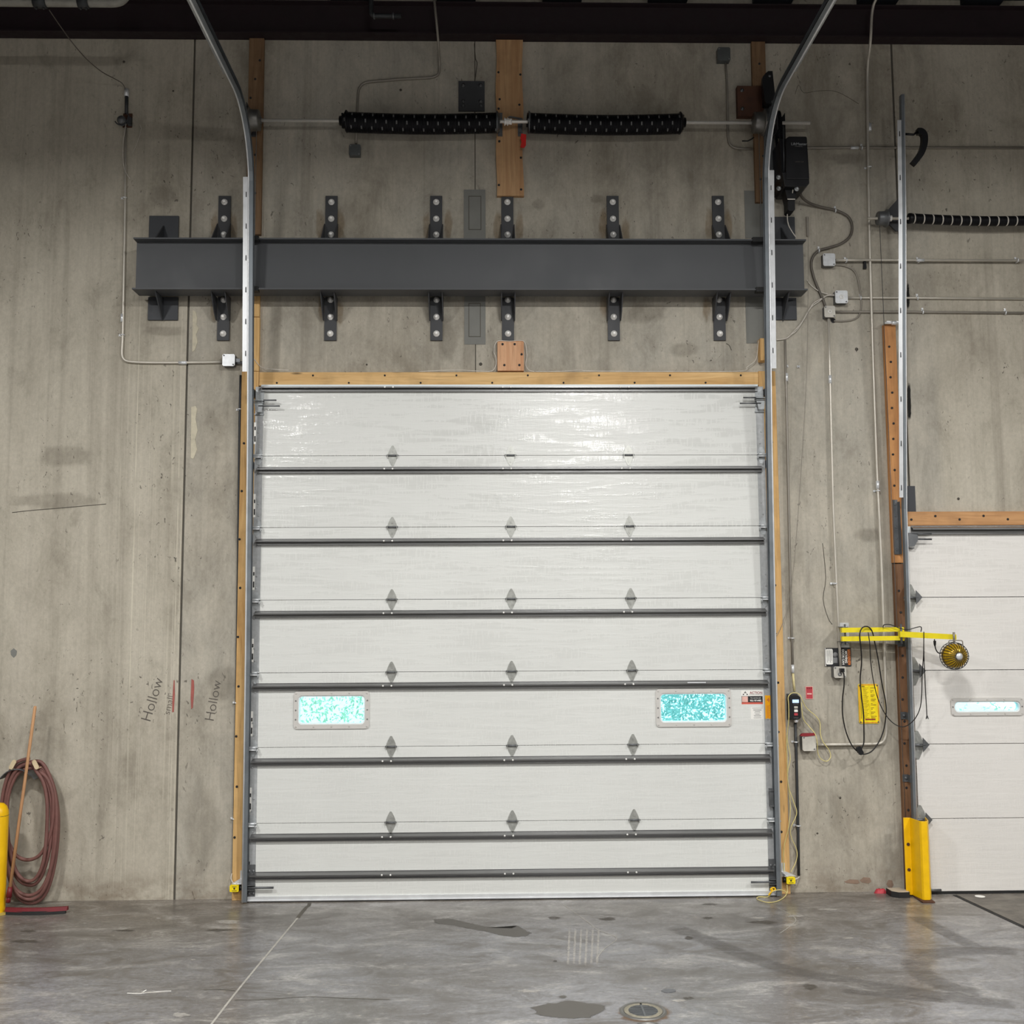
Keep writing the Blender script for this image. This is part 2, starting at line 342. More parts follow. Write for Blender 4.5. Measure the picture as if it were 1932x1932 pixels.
def patchbox(a, b, c, d, mt='patch', t=.004):
    x0, x1, z0, z1 = BX(a, b, c, d, 0); q = MB(); q.box(x0, x1, -t, 0, z0, z1)
    k = MB(); e = .006
    return q.build('grout_patch', M[mt], wall), (x0, x1, z0, z1)
patchbox(875, 916, 358, 450); patchbox(876, 916, 552, 650); patchbox(1405, 1446, 360, 450); patchbox(1407, 1448, 555, 648)
patchbox(1711, 1727, 917, 966, 'plate')
for a, b, c, d in ((884, 908, 370, 434), (884, 907, 572, 636)):
    x0, x1, z0, z1 = BX(a, b, c, d, 0); q = MB(); q.ring([(x0, z0), (x1, z0), (x1, z1), (x0, z1)], [(x0+.006, z0+.006), (x1-.006, z0+.006), (x1-.006, z1-.006), (x0+.006, z1-.006)], -.006, -.003)
    q.build('patch_outline', M['seal'], wall)
M['spall'] = simple('spalled_concrete', (140, 118, 102), .9, 0, .2, 20)
def lump(pxs, name, mt, t=.004):                   # irregular skin of paint or mortar on the wall
    P = [(U(x, y, 0).x, U(x, y, 0).z) for x, y in pxs]; q = MB(); q.prism(P, -t, 0); return q.build(name, M[mt], wall)
M['mortar'] = simple('pale_mortar', (206, 198, 176), .9, 0, .12, 20, .3)
lump([(364, 585), (369, 588), (372, 600), (371, 612), (375, 620), (370, 632), (373, 645), (368, 660), (363, 664)], 'mortar_smear', 'mortar')
lump([(361, 768), (369, 766), (372, 772), (369, 790), (373, 812), (368, 830), (372, 848), (365, 866), (360, 864)], 'mortar_smear', 'mortar')
lump([(328, 1283), (329.5, 1284), (330, 1310), (328, 1343), (325, 1344), (326, 1310)], 'spray_paint_mark', 'redpaint')
lump([(361.5, 1281), (366, 1284), (366.5, 1300), (364, 1335), (361, 1338), (360, 1315)], 'spray_paint_mark', 'redpaint')
for i, (a, b, c) in enumerate(((288, 1320, .125), (403, 1322, .115))):
    p = U(a, b, 0); text('Hollow', c, p.x, -.0015, p.z, M['inkf'], wall, math.radians(74 if i == 0 else 80), 'handwriting', bold=-.0016)
p = U(319, 1330, 0); text('small', .08, p.x, -.0015, p.z, M['inkf'], wall, math.radians(78), 'handwriting', bold=-.0012)
def crack(pts, r=.003, mt='seal', Y=-.001, name='crack'):
    q = MB(); P = smooth([U(a, b, Y) for a, b in pts], 3); q.tube(P, r, 4); return q.build(name, M[mt], wall)
crack([(23, 967), (60, 963), (120, 958), (200, 951)]); crack([(895, 82), (897, 110), (900, 118), (899, 130), (896, 153)], .004)
crack([(1370, 648), (1376, 652), (1380, 661)]); crack([(1552, 1025), (1558, 1090), (1553, 1130), (1562, 1165), (1570, 1178)]); crack([(1500, 178), (1507, 160), (1516, 175), (1540, 172), (1568, 171), (1590, 178), (1620, 196)], .002)
crack([(1684, 640), (1685, 900), (1692, 1200)], .002)
for a, b, r in ((234, 117, .012), (327, 172, .009), (756, 170, .012), (1616, 659, .015), (1808, 941, .012), (1585, 1505, .010), (1542, 1572, .008), (692, 688, .008), (907, 687, .014)):
    p = U(a, b, 0); q = MB(); q.lathe([(0, 0), (r*.7, 0), (r, -.003), (0, -.0035)], p, 'y', 9); q.build('drill_hole', M['seal'], wall)
lump([(20, 1228), (26, 1223), (32, 1228), (31, 1236), (26, 1241), (21, 1236)], 'spalled_patch', 'patch', .002)
for a, b, c, d in ((1593, 1622, 1659, 1668), (1622, 1644, 1655, 1667), (1672, 1686, 1660, 1676)):
    lump([(a, (c+d)/2), ((a*2+b)/3, c), (b-3, c+1), (b, (c+d)/2+2), (b-5, d), (a+4, d-2)], 'spalled_patch', 'spall', .002)
def wallstain(name, cx, cy_, rx, ry, mt, n=16, j=.15, Y=-.0012):
    c = U(cx, cy_, 0); P = []
    for i in range(n):
        a_ = 2*math.pi*i/n; k_ = 1+random.uniform(-j, j); p = U(cx+rx*math.cos(a_)*k_, cy_+ry*math.sin(a_)*k_, 0); P.append((p.x, p.z))
    vs = [(c.x, Y, c.z)]+[(c.x+(x-c.x)*.5, Y, c.z+(z-c.z)*.5) for x, z in P]+[(x, Y, z) for x, z in P]
    fs = [(0, 1+(i+1) % n, 1+i) for i in range(n)]+[(1+i, 1+(i+1) % n, n+1+(i+1) % n, n+1+i) for i in range(n)]
    me = bpy.data.meshes.new(name); me.from_pydata(vs, [], fs); at = me.attributes.new('edge', 'FLOAT', 'POINT'); at.data.foreach_set('value', [1.0]+[1.0]*n+[0.0]*n)
    me.materials.append(M[mt]); o = bpy.data.objects.new(name, me); COL.objects.link(o); o.parent = wall; return o
for a, b in ((405, 430), (440, 432), (604, 425), (642, 425), (806, 430), (846, 425), (938, 430), (980, 425), (1138, 425), (1180, 440), (1338, 425), (1374, 430)):
    wallstain('rust_stain', a, b, 12, 44, 'rust')
for a, b in ((640, 590), (608, 580), (1334, 580), (1140, 575), (405, 585)): wallstain('rust_stain', a, b, 12, 34, 'rust')
for a, b, c, d in ((1713, 560, 4, 30), (1715, 760, 5, 48), (831, 626, 5, 6)): wallstain('soot_mark', a, b, c, d, 'soot')
for a, b, c, d in ((110, 945, 110, 24), (120, 860, 70, 30), (310, 370, 40, 34), (310, 625, 60, 14), (845, 640, 26, 60), (1215, 590, 60, 30), (1545, 1370, 22, 26), (1510, 1380, 12, 60), (1640, 1010, 40, 18), (700, 900, 10, 4), (420, 1290, 40, 50), (380, 1560, 50, 120), (1690, 700, 20, 60), (1680, 440, 26, 20), (1600, 300, 50, 16), (1290, 660, 40, 20), (1015, 385, 16, 16), (1125, 375, 20, 12)):
    wallstain('water_stain', a, b, c, d, 'wstain')
q = MB(); q.box(-9, 12, -18, .25, -.3, 0); q.box(-9, 12, .25, .5, -.3, -.02)
floor = q.build('floor', M['floor'], None, 'worn grey concrete slab with stains and tyre marks', 'floor', None, 'structure')
q = MB(); q.box(-9, 12, -18, .25, 7.86, 8.0); ceil = q.build('ceiling', M['deck'], None, 'dark blue grey metal roof deck', 'ceiling', None, 'structure')
for i in range(22):
    q = MB(); x = -9+i*.95; q.box(x, x+.35, -18, .2, 7.80, 7.86)
    if -5.5 < x < 6: q.build('deck_rib', M['deck'], ceil)
q = MB(); q.box(-9.25, -9, -18, .25, 0, 8); q.build('wall_left', M['darkwall'], None, 'plain side wall beyond the hose', 'wall', None, 'structure')
q = MB(); q.box(12, 12.25, -18, .25, 0, 8); q.build('wall_right', M['darkwall'], None, 'plain side wall beyond the dock door', 'wall', None, 'structure')
q = MB(); q.box(-9, 12, -18.25, -18, 0, 8); q.build('wall_back', M['darkwall'], None, 'plain rear wall facing the doors', 'wall', None, 'structure')
# eave beam along the wall head
zb0 = U(966, 77, -.02).z; zb1 = zb0+.30
q = MB(); q.box(-8.9, 11.9, -.13, -.005, zb0, zb0+.012); q.box(-8.9, 11.9, -.075, -.065, zb0+.012, zb1-.012); q.box(-8.9, 11.9, -.13, -.005, zb1-.012, zb1)
q.build('eave_beam', M['redsteel'], None, 'dark red steel beam running along the top of the concrete wall', 'beam', None, 'structure')
# ---- floor markings and wear (children of the floor)
def floorpatch(name, pts, mt, z=.0012, inner=.55):
    P = [UF(a, b) for a, b in pts]; c = sum(P, Vector())/len(P); n = len(P)
    me = bpy.data.meshes.new(name); vs = [(c.x, c.y, z)]+[(c.x+(p.x-c.x)*inner, c.y+(p.y-c.y)*inner, z) for p in P]+[(p.x, p.y, z) for p in P]
    fs = [(0, 1+i, 1+(i+1) % n) for i in range(n)]+[(1+i, n+1+i, n+1+(i+1) % n, 1+(i+1) % n) for i in range(n)]
    me.from_pydata(vs, [], fs); at = me.attributes.new('edge', 'FLOAT', 'POINT')
    at.data.foreach_set('value', [1.0]+[1.0]*n+[0.0]*n); me.materials.append(M[mt])
    o = bpy.data.objects.new(name, me); COL.objects.link(o); o.parent = floor; return o
def ribbon(name, pts, wd, mt, z=.0010, ed=(0, 1, 1, 0), n=8, world=False):
    P = smooth([Vector(p) if world else UF(*p) for p in pts], n); vs = []; ev = []; L = len(P)
    W = wd if callable(wd) else (lambda t: wd)
    for i, p in enumerate(P):
        t = (P[min(L-1, i+1)]-P[max(0, i-1)]).normalized(); nn = Vector((-t.y, t.x, 0))
        fade = min(1, i/3, (L-1-i)/3)
        for k, u in enumerate((-1, -.5, .5, 1)): vs.append(p+nn*W(i/(L-1))*u*.5+Vector((0, 0, z-p.z))); ev.append(ed[k]*fade)
    fs = [(i*4+k, i*4+k+1, i*4+k+5, i*4+k+4) for i in range(L-1) for k in range(3)]
    me = bpy.data.meshes.new(name); me.from_pydata([tuple(v) for v in vs], [], fs); at = me.attributes.new('edge', 'FLOAT', 'POINT'); at.data.foreach_set('value', ev)
    me.materials.append(M[mt]); o = bpy.data.objects.new(name, me); COL.objects.link(o); o.parent = floor; return o
E_ = lambda cx, cy, rx, ry, n=18, j=.14: [(cx+rx*math.cos(2*math.pi*i/n)*(1+random.uniform(-j, j)), cy+ry*math.sin(2*math.pi*i/n)*(1+random.uniform(-j, j))) for i in range(n)]
floorpatch('damp_patch', E_(1074, 1906, 74, 18, 26), 'wet', .0014, .8)
floorpatch('damp_patch', [(806, 1733), (840, 1731), (880, 1740), (915, 1748), (950, 1750), (972, 1752), (982, 1746), (992, 1752), (1010, 1760), (1003, 1768), (975, 1770), (945, 1766), (915, 1758), (880, 1752), (845, 1745), (815, 1742)], 'wet', .0014, .8)
floorpatch('damp_patch', E_(1062, 1881, 9, 3, 10), 'wet', .0014, .7)
for a, b, c, d in ((45, 1776, 42, 5), (50, 1757, 22, 3), (235, 1756, 28, 3), (415, 1755, 40, 4), (1146, 1734, 26, 4), (1336, 1732, 16, 3), (1440, 1740, 34, 5), (1300, 1884, 18, 4), (1045, 1732, 20, 4), (1340, 1706, 22, 3), (1300, 1770, 14, 5), (1048, 1814, 6, 3), (1526, 1862, 20, 8)):
    floorpatch('grime_spot', E_(a, b, c, d, 14, .3), 'grime', .0013, .5)
for a, b, c, d in ((300, 1733, 7, 1.6), (160, 1742, 5, 1.2), (280, 1873, 40, 2), (365, 1811, 8, 1.4), (1430, 1732, 18, 2.5), (1490, 1745, 20, 3), (1600, 1770, 14, 2), (1620, 1795, 12, 1.5), (340, 1915, 22, 6), (430, 1740, 30, 5), (1000, 1870, 30, 4), (1500, 1728, 24, 3), (1566, 1716, 26, 3), (1280, 1888, 20, 3)):
    floorpatch('pale_scuff', E_(a, b, c, d, 12, .35), 'palestain', .0013, .6)
q = MB(); q.extz([(p.x, p.y) for p in (UF(a, b) for a, b in E_(1261, 1869.5, 14, 3.6, 14, .10))], .0005, .002); q.build('puddle', M['water'], floor)
ribbon('tyre_smudge', [(1262, 1745), (1330, 1772), (1400, 1800), (1480, 1828), (1580, 1848), (1700, 1868), (1840, 1888), (1925, 1897)], lambda t: .24, 'tyre', .0010)
ribbon('tyre_smudge', [(1720, 1725), (1780, 1758), (1850, 1792)], .2, 'tyre', .0010)
ribbon('tyre_smudge', [(1929, 1796), (1860, 1793), (1790, 1796), (1745, 1806), (1730, 1822), (1745, 1842), (1790, 1862), (1860, 1876)], lambda t: .26, 'tyre', .0011)
ribbon('tyre_smudge', [(1580, 1868), (1640, 1874), (1720, 1882), (1800, 1890)], .12, 'tyre', .0012)
for k in range(6):
    x = 1075+k*11; ribbon('dashed_scuff', [(x, 1745), (x-2, 1790), (x-4, 1826)], .022, 'palestain', .0011)
M['palefill'] = simple('pale_joint_fill', (172, 168, 160), .8)
def fline(name, pts, w_, mt, z=.0012):
    P = smooth([UF(a, b) for a, b in pts], 4); q = MB(); vs = []
    for i, p in enumerate(P):
        t = (P[min(len(P)-1, i+1)]-P[max(0, i-1)]).normalized(); nn = Vector((-t.y, t.x, 0))*w_*.5; vs += [(p.x-nn.x, p.y-nn.y, z), (p.x+nn.x, p.y+nn.y, z)]
    q.add(vs, [(2*i, 2*i+1, 2*i+3, 2*i+2) for i in range(len(P)-1)]); return q.build(name, M[mt], floor)
fline('saw_cut', [(583, 1706), (545, 1752), (500, 1806), (449, 1868), (397, 1935)], .014, 'palefill')
fline('crack', [(584, 1703), (583, 1708), (578, 1712), (566, 1726), (562, 1732)], .03, 'seal', .0016)
fline('crack', [(385, 1868), (415, 1867), (443, 1869)], .010, 'seal'); fline('crack', [(443, 1887), (500, 1886), (555, 1882), (600, 1881), (660, 1884), (735, 1886)], .007, 'seal')
fline('crack', [(1063, 1707), (1090, 1726), (1112, 1742), (1130, 1756), (1164, 1770), (1140, 1790), (1125, 1810)], .006, 'palefill')
fline('crack', [(1466, 1712), (1500, 1732), (1494, 1745), (1470, 1762)], .006, 'palefill')
fline('scratch', [(240, 1874), (262, 1875), (272, 1874), (300, 1871), (323, 1870)], .012, 'white')
fline('scratch', [(268, 1873), (276, 1868)], .010, 'white')
# ================================================================== THE DOORS
def hinge(par, x, z, Y, mat_='galv', s=1.0):
    q = MB(); a = .0375*s; h = .086*s
    up_ = [(-a, .004), (-a, .022), (-.026*s, .05*s), (-.009*s, h-.004), (-.004, h), (.004, h), (.009*s, h-.004), (.026*s, .05*s), (a, .022), (a, .004)]
    q.prism([(x+u, z+v) for u, v in up_], Y-.004, Y-.0005)
    q.prism([(x+u, z-v*1.05) for u, v in up_], Y-.004, Y-.0005)
    q.prism([(x-.006, z+.03), (x+.006, z+.03), (x+.004, z+.055), (x-.004, z+.055)], Y-.008, Y-.004); q.prism([(x-.006, z-.03), (x+.006, z-.03), (x+.004, z-.06), (x-.004, z-.06)], Y-.008, Y-.004)
    q.box(x-a-.004, x-a, Y-.022, Y-.0005, z-.022, z+.012); q.box(x+a, x+a+.004, Y-.022, Y-.0005, z-.022, z+.012)
    o = q.build('hinge', M['hinge'], par); q = MB(); q.cyl((x-a-.010, Y-.014, z), (x+a+.010, Y-.014, z), .0075*s, 8); q.build('hinge_pin', M['galvd'], o); return o
def roller_hinge(par, x, z, Y, side, tall=1.0, stem=.07):
    q = MB(); a = .034; h = .07*tall
    q.prism([(x-a, z), (x-a, z+.03), (x-.012, z+h), (x+.012, z+h), (x+a, z+.03), (x+a, z), (x+a, z-.03), (x+.012, z-h), (x-.012, z-h), (x-a, z-.03)], Y-.006, Y-.001)
    q.box(x-a-.002, x+a+.002, Y-.05, Y-.001, z-.004, z+.002)
    q.box(x+side*(-a)-.002, x+side*(-a)+.002, Y-.05, Y-.001, z-.03, z+.012)
    o = q.build('roller_hinge', M['galv'], par)
    q = MB(); q.cyl((x-side*.045, Y-.042, z-.012), (x+side*stem, Y-.042, z-.012), .006, 8); q.cyl((x-side*.04, Y-.03, z+.008), (x+side*.038, Y-.03, z+.008), .0065, 8)
    q.build('roller_stem', M['galvb'], o); return o
def strut(par, x0, x1, z, Y, h=.026, d=.052, mt='strut', bolts=()):
    q = MB(); th = .003
    pr = [(Y-.001, z-h), (Y-.001, z+h+.004), (Y-.004, z+h+.004), (Y-.004, z+h-.002), (Y-d, z+h*.42), (Y-d, z+h*.05), (Y-d+th, z+h*.05), (Y-d+th, z+h*.42-th), (Y-.006, z+h-.004-th), (Y-.006, z-h+th), (Y-d*.55, z-h+th), (Y-d*.55, z-h)]
    n = len(pr); vs = [(x0, y, zz) for y, zz in pr]+[(x1, y, zz) for y, zz in pr]
    q.add(vs, [tuple(range(n)), tuple(range(2*n-1, n-1, -1))]+[((i+1) % n, i, n+i, n+(i+1) % n) for i in range(n)])
    o = q.build('strut', M[mt], par)
    for bx in bolts:
        q = MB(); q.bolt(bx, Y-d, z+h*.24, .0045, .004); q.build('screw', M['bolt'], o)
    return o
def vision(par, a, b, c, d, Y, ins, name='window'):
    """window lite in a door section; returns the opening"""
    x0, x1, z0, z1 = BX(a, b, c, d, Y-.01); i = ins
    q = MB(); O = rrect(x0, x1, z0, z1, .03); I = rrect(x0+i, x1-i, z0+i, z1-i, .035); q.ring(O, I, Y-.012, Y+.054)
    o = q.build(name, M['frame'], par)
    q = MB(); I2 = rrect(x0+i+.010, x1-i-.010, z0+i+.010, z1-i-.010, .03); q.ring(I, I2, Y-.004, Y+.050); q.build('gasket', M['rim'], o)
    q = MB(); q.prism(rrect(x0+i, x1-i, z0+i, z1-i, .03), Y+.026, Y+.030); q.build('pane', M['glass'], o)
    n = 5 if (x1-x0) > .5 else 4
    for zz in (z0+i*.5, z1-i*.5):
        for k in range(n): q = MB(); q.bolt(x0+i*.6+(x1-x0-i*1.2)*k/(n-1), Y-.012, zz, .0035, .002); q.build('screw', M['frame'], o)
    for xx in (x0+i*.5, x1-i*.5):
        for k in range(3 if z1-z0 > .25 else 1): q = MB(); q.bolt(xx, Y-.012, z0+(z1-z0)*((.25+.25*k) if z1-z0 > .25 else .5), .0035, .002); q.build('screw', M['inkm'], o)
    return (x0+i*.6, x1-i*.6, z0+i*.6, z1-i*.6)
def panel(par, x0, x1, z0, z1, Y, mt, holes=()):
    q = MB(); xs = [x0]
    for h in sorted(holes): xs += [h[0], h[1]]
    xs.append(x1)
    for k in range(0, len(xs), 2): q.box(xs[k], xs[k+1], Y, Y+.054, z0, z1)
    for h in holes: q.box(h[0], h[1], Y, Y+.054, z0, h[2]); q.box(h[0], h[1], Y, Y+.054, h[3], z1)
    return q.build('door_section', M[mt], par)
d1 = T('door_1', 'tall white sectional overhead door with two small windows and grey struts', 'door', (.2, YD, 0), None, 'structure')
zj = [.030]+[U(966, y, YD).z for y in (1548.8, 1406.4, 1266.3, 1129.8, 993.6, 859.2)]+[ztop]
hx = [[U(x, y, YD).x for x in xs] for y, xs in ((1548, (737.5, 968, 1199)), (1406, (739, 967, 1195)), (1267, (739.5, 965.5, 1192)), (1130, (739.5, 964, 1188.5)), (993, (739.5, 963, 1186.5)), (860, (739, 962, 1185)))]
hc = [sum(r[i] for r in hx)/6 for i in range(3)]
w1 = vision(d1, 554, 697, 1304, 1375, YD, .035); w2 = vision(d1, 1237.5, 1380, 1299.5, 1371, YD, .035)
for k in range(7):
    panel(d1, XL-.004, XR+.004, zj[k]+.0018 if k else .044, zj[k+1]-.0018 if k < 6 else zj[k+1], YD, 'panel', (w1, w2) if k == 2 else ())
    for s, x in ((-1, XL), (1, XR)):
        q = MB(); x0, x1 = (x-.068, x) if s < 0 else (x, x+.068); q.box(x0, x1, YD-.0035, YD+.056, zj[k]+.003, zj[k+1]-.003)
        for zz in (.10, .2, .45, .53): q.bolt((x0+x1)/2+random.uniform(-.012, .012), YD-.0035, zj[k]+zz, .0045, .003)
        q.build('end_stile', M['stile'], d1)
q = MB(); q.box(XL-.07, XR+.07, YD+.01, YD+.045, zj[1]-.02, zj[1]+.02)
for k in range(2, 7): q.box(XL-.07, XR+.07, YD+.035, YD+.05, zj[k]-.02, zj[k]+.02)
q.build('meeting_gasket', M['rubber'], d1)
q = MB(); q.box(XL-.06, XR+.06, YD-.012, YD+.05, .012, .046); q.box(XL-.06, XR+.06, YD-.020, YD-.010, .010, .018); q.build('bottom_rail', M['galvb'], d1)
q = MB(); q.box(XL-.06, XR+.06, YD-.008, YD+.05, .001, .012); q.build('bottom_seal', M['rubber'], d1)
q = MB(); q.box(XL-.02, XR+.02, YD-.010, YD+.05, ztop-.002, ztop+.014); q.build('top_cap', M['rim'], d1)
for i, y in enumerate((732, 885.5, 1021, 1157, 1293.5, 1435, 1577.5, 1649)):
    z = U(966, y, YD-.04).z; e = .03 if i else .01
    strut(d1, XL-e-.01, XR+e+.005, z, YD, bolts=[v+o_ for v in hc for o_ in (-.065, .005)])
for k in range(1, 7):
    for x in hc: hinge(d1, x, zj[k], YD, 'galv')
    roller_hinge(d1, XL-.034, zj[k]-.004, YD, -1, 1.25 if k in (3,) else 1); roller_hinge(d1, XR+.034, zj[k]-.004, YD, 1)
for s, X_, py in ((-1, XL-.03, 758), (1, XR+.03, 753)):             # top roller brackets
    z = U(486 if s < 0 else 1436, py, YD).z; q = MB(); q.box(X_-.042, X_+.042, YD-.07, YD-.004, z-.004, z+.004); q.box(X_-.04, X_+.04, YD-.074, YD-.004, z-.02, z-.016)
    q.prism([(X_-.036, z-.024), (X_+.036, z-.024), (X_+.028, z-.10), (X_-.02, z-.10)], YD-.06, YD-.05); q.box(X_-.042, X_+.038, YD-.02, YD-.004, z-.116, z-.106); q.box(X_-.035, X_+.035, YD-.008, YD-.004, z-.12, z+.10)
    o = q.build('top_roller_bracket', M['galv'], d1)
    for dz, l in ((.002, .15), (-.048, .18)):
        q = MB(); q.cyl((X_, YD-.055, z+dz), (X_-s*l, YD-.055, z+dz), .007, 8); q.build('roller_stem', M['galvd'], o)
for s, X_ in ((-1, XL-.034), (1, XR+.034)):                          # bottom brackets
    q = MB(); q.box(X_-.034, X_+.034, YD-.010, YD-.0036, .04, .30)
    for zz in (.07, .25): q.bolt(X_-.015, YD-.010, zz, .007, .005); q.bolt(X_+.02, YD-.010, zz, .007, .005)
    q.box(X_-.034, X_+.034, YD-.05, YD-.010, .105, .111); q.box(X_-.034, X_+.034, YD-.05, YD-.010, .14, .145)
    o = q.build('bottom_bracket', M['galvd'], d1); q = MB(); q.cyl((X_+s*.05, YD-.035, .122), (X_-s*.19, YD-.035, .122), .009, 8); q.build('roller_stem', M['galvd'], o)
# lock on the lower right stile
q = MB(); x = XR+.03; z = U(1450, 1503, YD).z; q.box(x-.012, x+.022, YD-.03, YD-.004, z-.07, z+.07); q.box(x-.02, x+.03, YD-.04, YD-.03, z+.05, z+.062); q.box(x-.01, x+.03, YD-.045, YD-.03, z-.075, z-.06)
q.build('slide_lock', M['galvd'], d1)
for y0, y1, x in ((797, 838, 481), (932, 976, 480), (1069, 1113, 478.5), (1205, 1249, 476.5), (1342, 1389, 474.8), (1486, 1532, 472.3), (1630, 1661, 469.8)):
    a, b, c, d = BX(x-2, x+2.2, y0, y1, YD-.004); q = MB(); q.box(a, b, YD-.0052, YD-.0037, c, d); o = q.build('barcode_strip', M['white'], d1)
    q = MB(); q.box(a+.004, b-.003, YD-.0056, YD-.0052, c+.02, c+.07); q.box(a+.004, b-.003, YD-.0056, YD-.0052, c+.12, c+.15); q.build('printed_bars', M['ink'], o)
# stickers on the second section from the bottom of the windows row
def rect(par, name, a, b, c, d, Y, t, mt, label=None):
    x0, x1, z0, z1 = BX(a, b, c, d, Y); q = MB(); q.box(x0, x1, Y-t, Y, z0, z1); o = q.build(name, M[mt], par); tag(o, label); return o
st = rect(d1, 'service_sticker', 1398.5, 1440, 1303, 1329.5, YD, .001, 'white', 'white and charcoal service sticker reading ACTION')
def strect(nm, a, b, c, d, mt, t=.0005): return rect(st, nm, a, b, c, d, YD-.001, t, mt)
strect('charcoal_band', 1399.2, 1439, 1313.3, 1325, 'ink'); strect('pink_square', 1399.9, 1411, 1314, 1324.5, 'salmon', .0008); strect('red_band', 1399.2, 1439.5, 1325, 1328.6, 'redstrip')
p = U(1426, 1307.2, YD); text('ACTION', .028, p.x+.002, YD-.0016, p.z, M['maroon'], st, sx=1.0, bold=.0004)
p = U(1426, 1310.5, YD); text('OVERHEAD GARAGE DOOR', .009, p.x, YD-.0016, p.z, M['inkm'], st)
p = U(1425.5, 1316.8, YD); text('For service call', .014, p.x, YD-.0016, p.z, M['white'], st)
p = U(1425.5, 1321.8, YD); text('952.607.4482', .0175, p.x, YD-.0016, p.z, M['white'], st, bold=.0006)
q = MB(); v = [U(a, b, YD) for a, b in ((1403.6, 1308), (1406, 1304.2), (1408.4, 1308), (1407, 1308.2), (1406, 1306.4), (1405, 1308.2))]; q.prism([(p.x, p.z) for p in v][:3]+[(p.x, p.z) for p in v][3:], YD-.0016, YD-.001)
for a in (1402.5, 1409.5): p = U(a, 1310.4, YD); q.prism([(p.x-.006, p.z-.004), (p.x+.006, p.z-.004), (p.x+.004, p.z+.006), (p.x-.003, p.z+.006)], YD-.0016, YD-.001)
q.build('arrow_logo', M['ink'], st)
nt = rect(d1, 'notice_sticker', 1416.5, 1440, 1334.5, 1357, YD, .001, 'white', 'small white printed notice')
q = MB()
for k, (wd_, y) in enumerate(((.92, 1336), (.75, 1338.8), (.72, 1340.6), (.45, 1342.6), (.55, 1344.8), (.4, 1347.4), (.66, 1349.3), (.6, 1351.5), (.7, 1354.2))):
    p = U(1429, y, YD); q.box(p.x-.047*wd_, p.x+.047*wd_, YD-.0015, YD-.001, p.z-.0017, p.z+.0017)
q.build('lettering', M['inkm'], nt)
am = rect(d1, 'warning_sticker', 1443.7, 1454.6, 1312, 1356, YD-.004, .001, 'amber', 'amber warning sticker on the end stile')
q = MB(); p = U(1449, 1321, YD); q.prism([(p.x-.016, p.z), (p.x-.004, p.z+.012), (p.x+.004, p.z+.022), (p.x+.012, p.z+.004), (p.x+.006, p.z-.02), (p.x-.002, p.z-.004)], YD-.0056, YD-.005)
for k in range(16): z = U(1449, 1331+k*1.5, YD).z; q.box(p.x-.016, p.x+.014-.004*(k % 3), YD-.0056, YD-.005, z-.0012, z+.0012)
q.build('lettering', M['orangeink'], am)
q = MB(); a, b, c, d = BX(1297, 1331.5, 1286.6, 1288.8, YD-.06); q.box(a, b, YD-.0635, YD-.0622, c, d); q.build('strut_label', M['galvb'], d1)

d2 = T('door_2', 'shorter white dock door with one narrow window behind a yellow guard', 'door', (D2L+1.2, YD, 0), None, 'structure')
X2R = D2L+2.45; zk = [.02]+[U(1850, y, YD).z for y in (1543.6, 1403, 1263.9, 1126.3)]+[z2top]
w3 = vision(d2, 1794.5, 1931.5, 1316.5, 1350, YD, .028)
for k in range(5): panel(d2, D2L-.02, X2R, zk[k]+.0026, zk[k+1]-.0026 if k < 4 else zk[k+1], YD, 'panel2', (w3,) if k == 2 else ())
q = MB()
for k in range(1, 5): q.box(D2L-.02, X2R, YD+.035, YD+.05, zk[k]-.02, zk[k]+.02)
q.build('meeting_gasket', M['rubber'], d2)
q = MB(); q.box(D2L-.02, X2R, YD, YD+.05, .001, .024); q.build('bottom_seal', M['rubber'], d2)
strut(d2, D2L+.01, X2R, U(1825, 999.5, YD-.04).z, YD, .036, .05)
for k in range(1, 5):
    x = U((1737.5, 1732, 1725.5, 1719)[k-1], (1543, 1403, 1263, 1125)[k-1], YD-.02).x; hinge(d2, x, zk[k]-.004, YD, 'galv', 1.35)
    q = MB(); q.prism([(x+.03, zk[k]-.06), (x+.03, zk[k]+.06), (x+.085, zk[k])], YD-.05, YD-.044); q.box(x-.04, x+.05, YD-.05, YD-.002, zk[k]-.006, zk[k]-.003); q.build('hinge_wing', M['galvd'], d2)
x = U(1719, 1018, YD-.04).x; z = U(1719, 1018, YD-.04).z; q = MB(); q.prism([(x-.045, z-.06), (x+.015, z-.06), (x+.05, z+.0), (x+.045, z+.04), (x-.03, z+.05)], YD-.07, YD-.06); q.box(x-.05, x+.05, YD-.07, YD-.002, z+.05, z+.056); q.box(x-.05, x+.03, YD-.03, YD-.002, z-.075, z-.068)
o = q.build('top_roller_bracket', M['galvd'], d2)
for dz, l in ((.046, .17), (.0, .17)): q = MB(); q.cyl((x, YD-.055, z+dz), (x+l, YD-.055, z+dz), .007, 8); q.build('roller_stem', M['galvd'], o)
q = MB(); z = U(1765, 1679, YD-.03).z; x = U(1755, 1679, YD-.03).x; q.cyl((x-.05, YD-.035, z), (x+.09, YD-.035, z), .009, 8); q.build('roller_stem', M['galvd'], d2)
q = MB(); x0 = U(1700, 997, YD-.1).x; q.box(D2L-.05, D2L-.004, YD-.012, YD-.001, z2top-.08, z2top); q.build('corner_plate', M['rim'], d2)
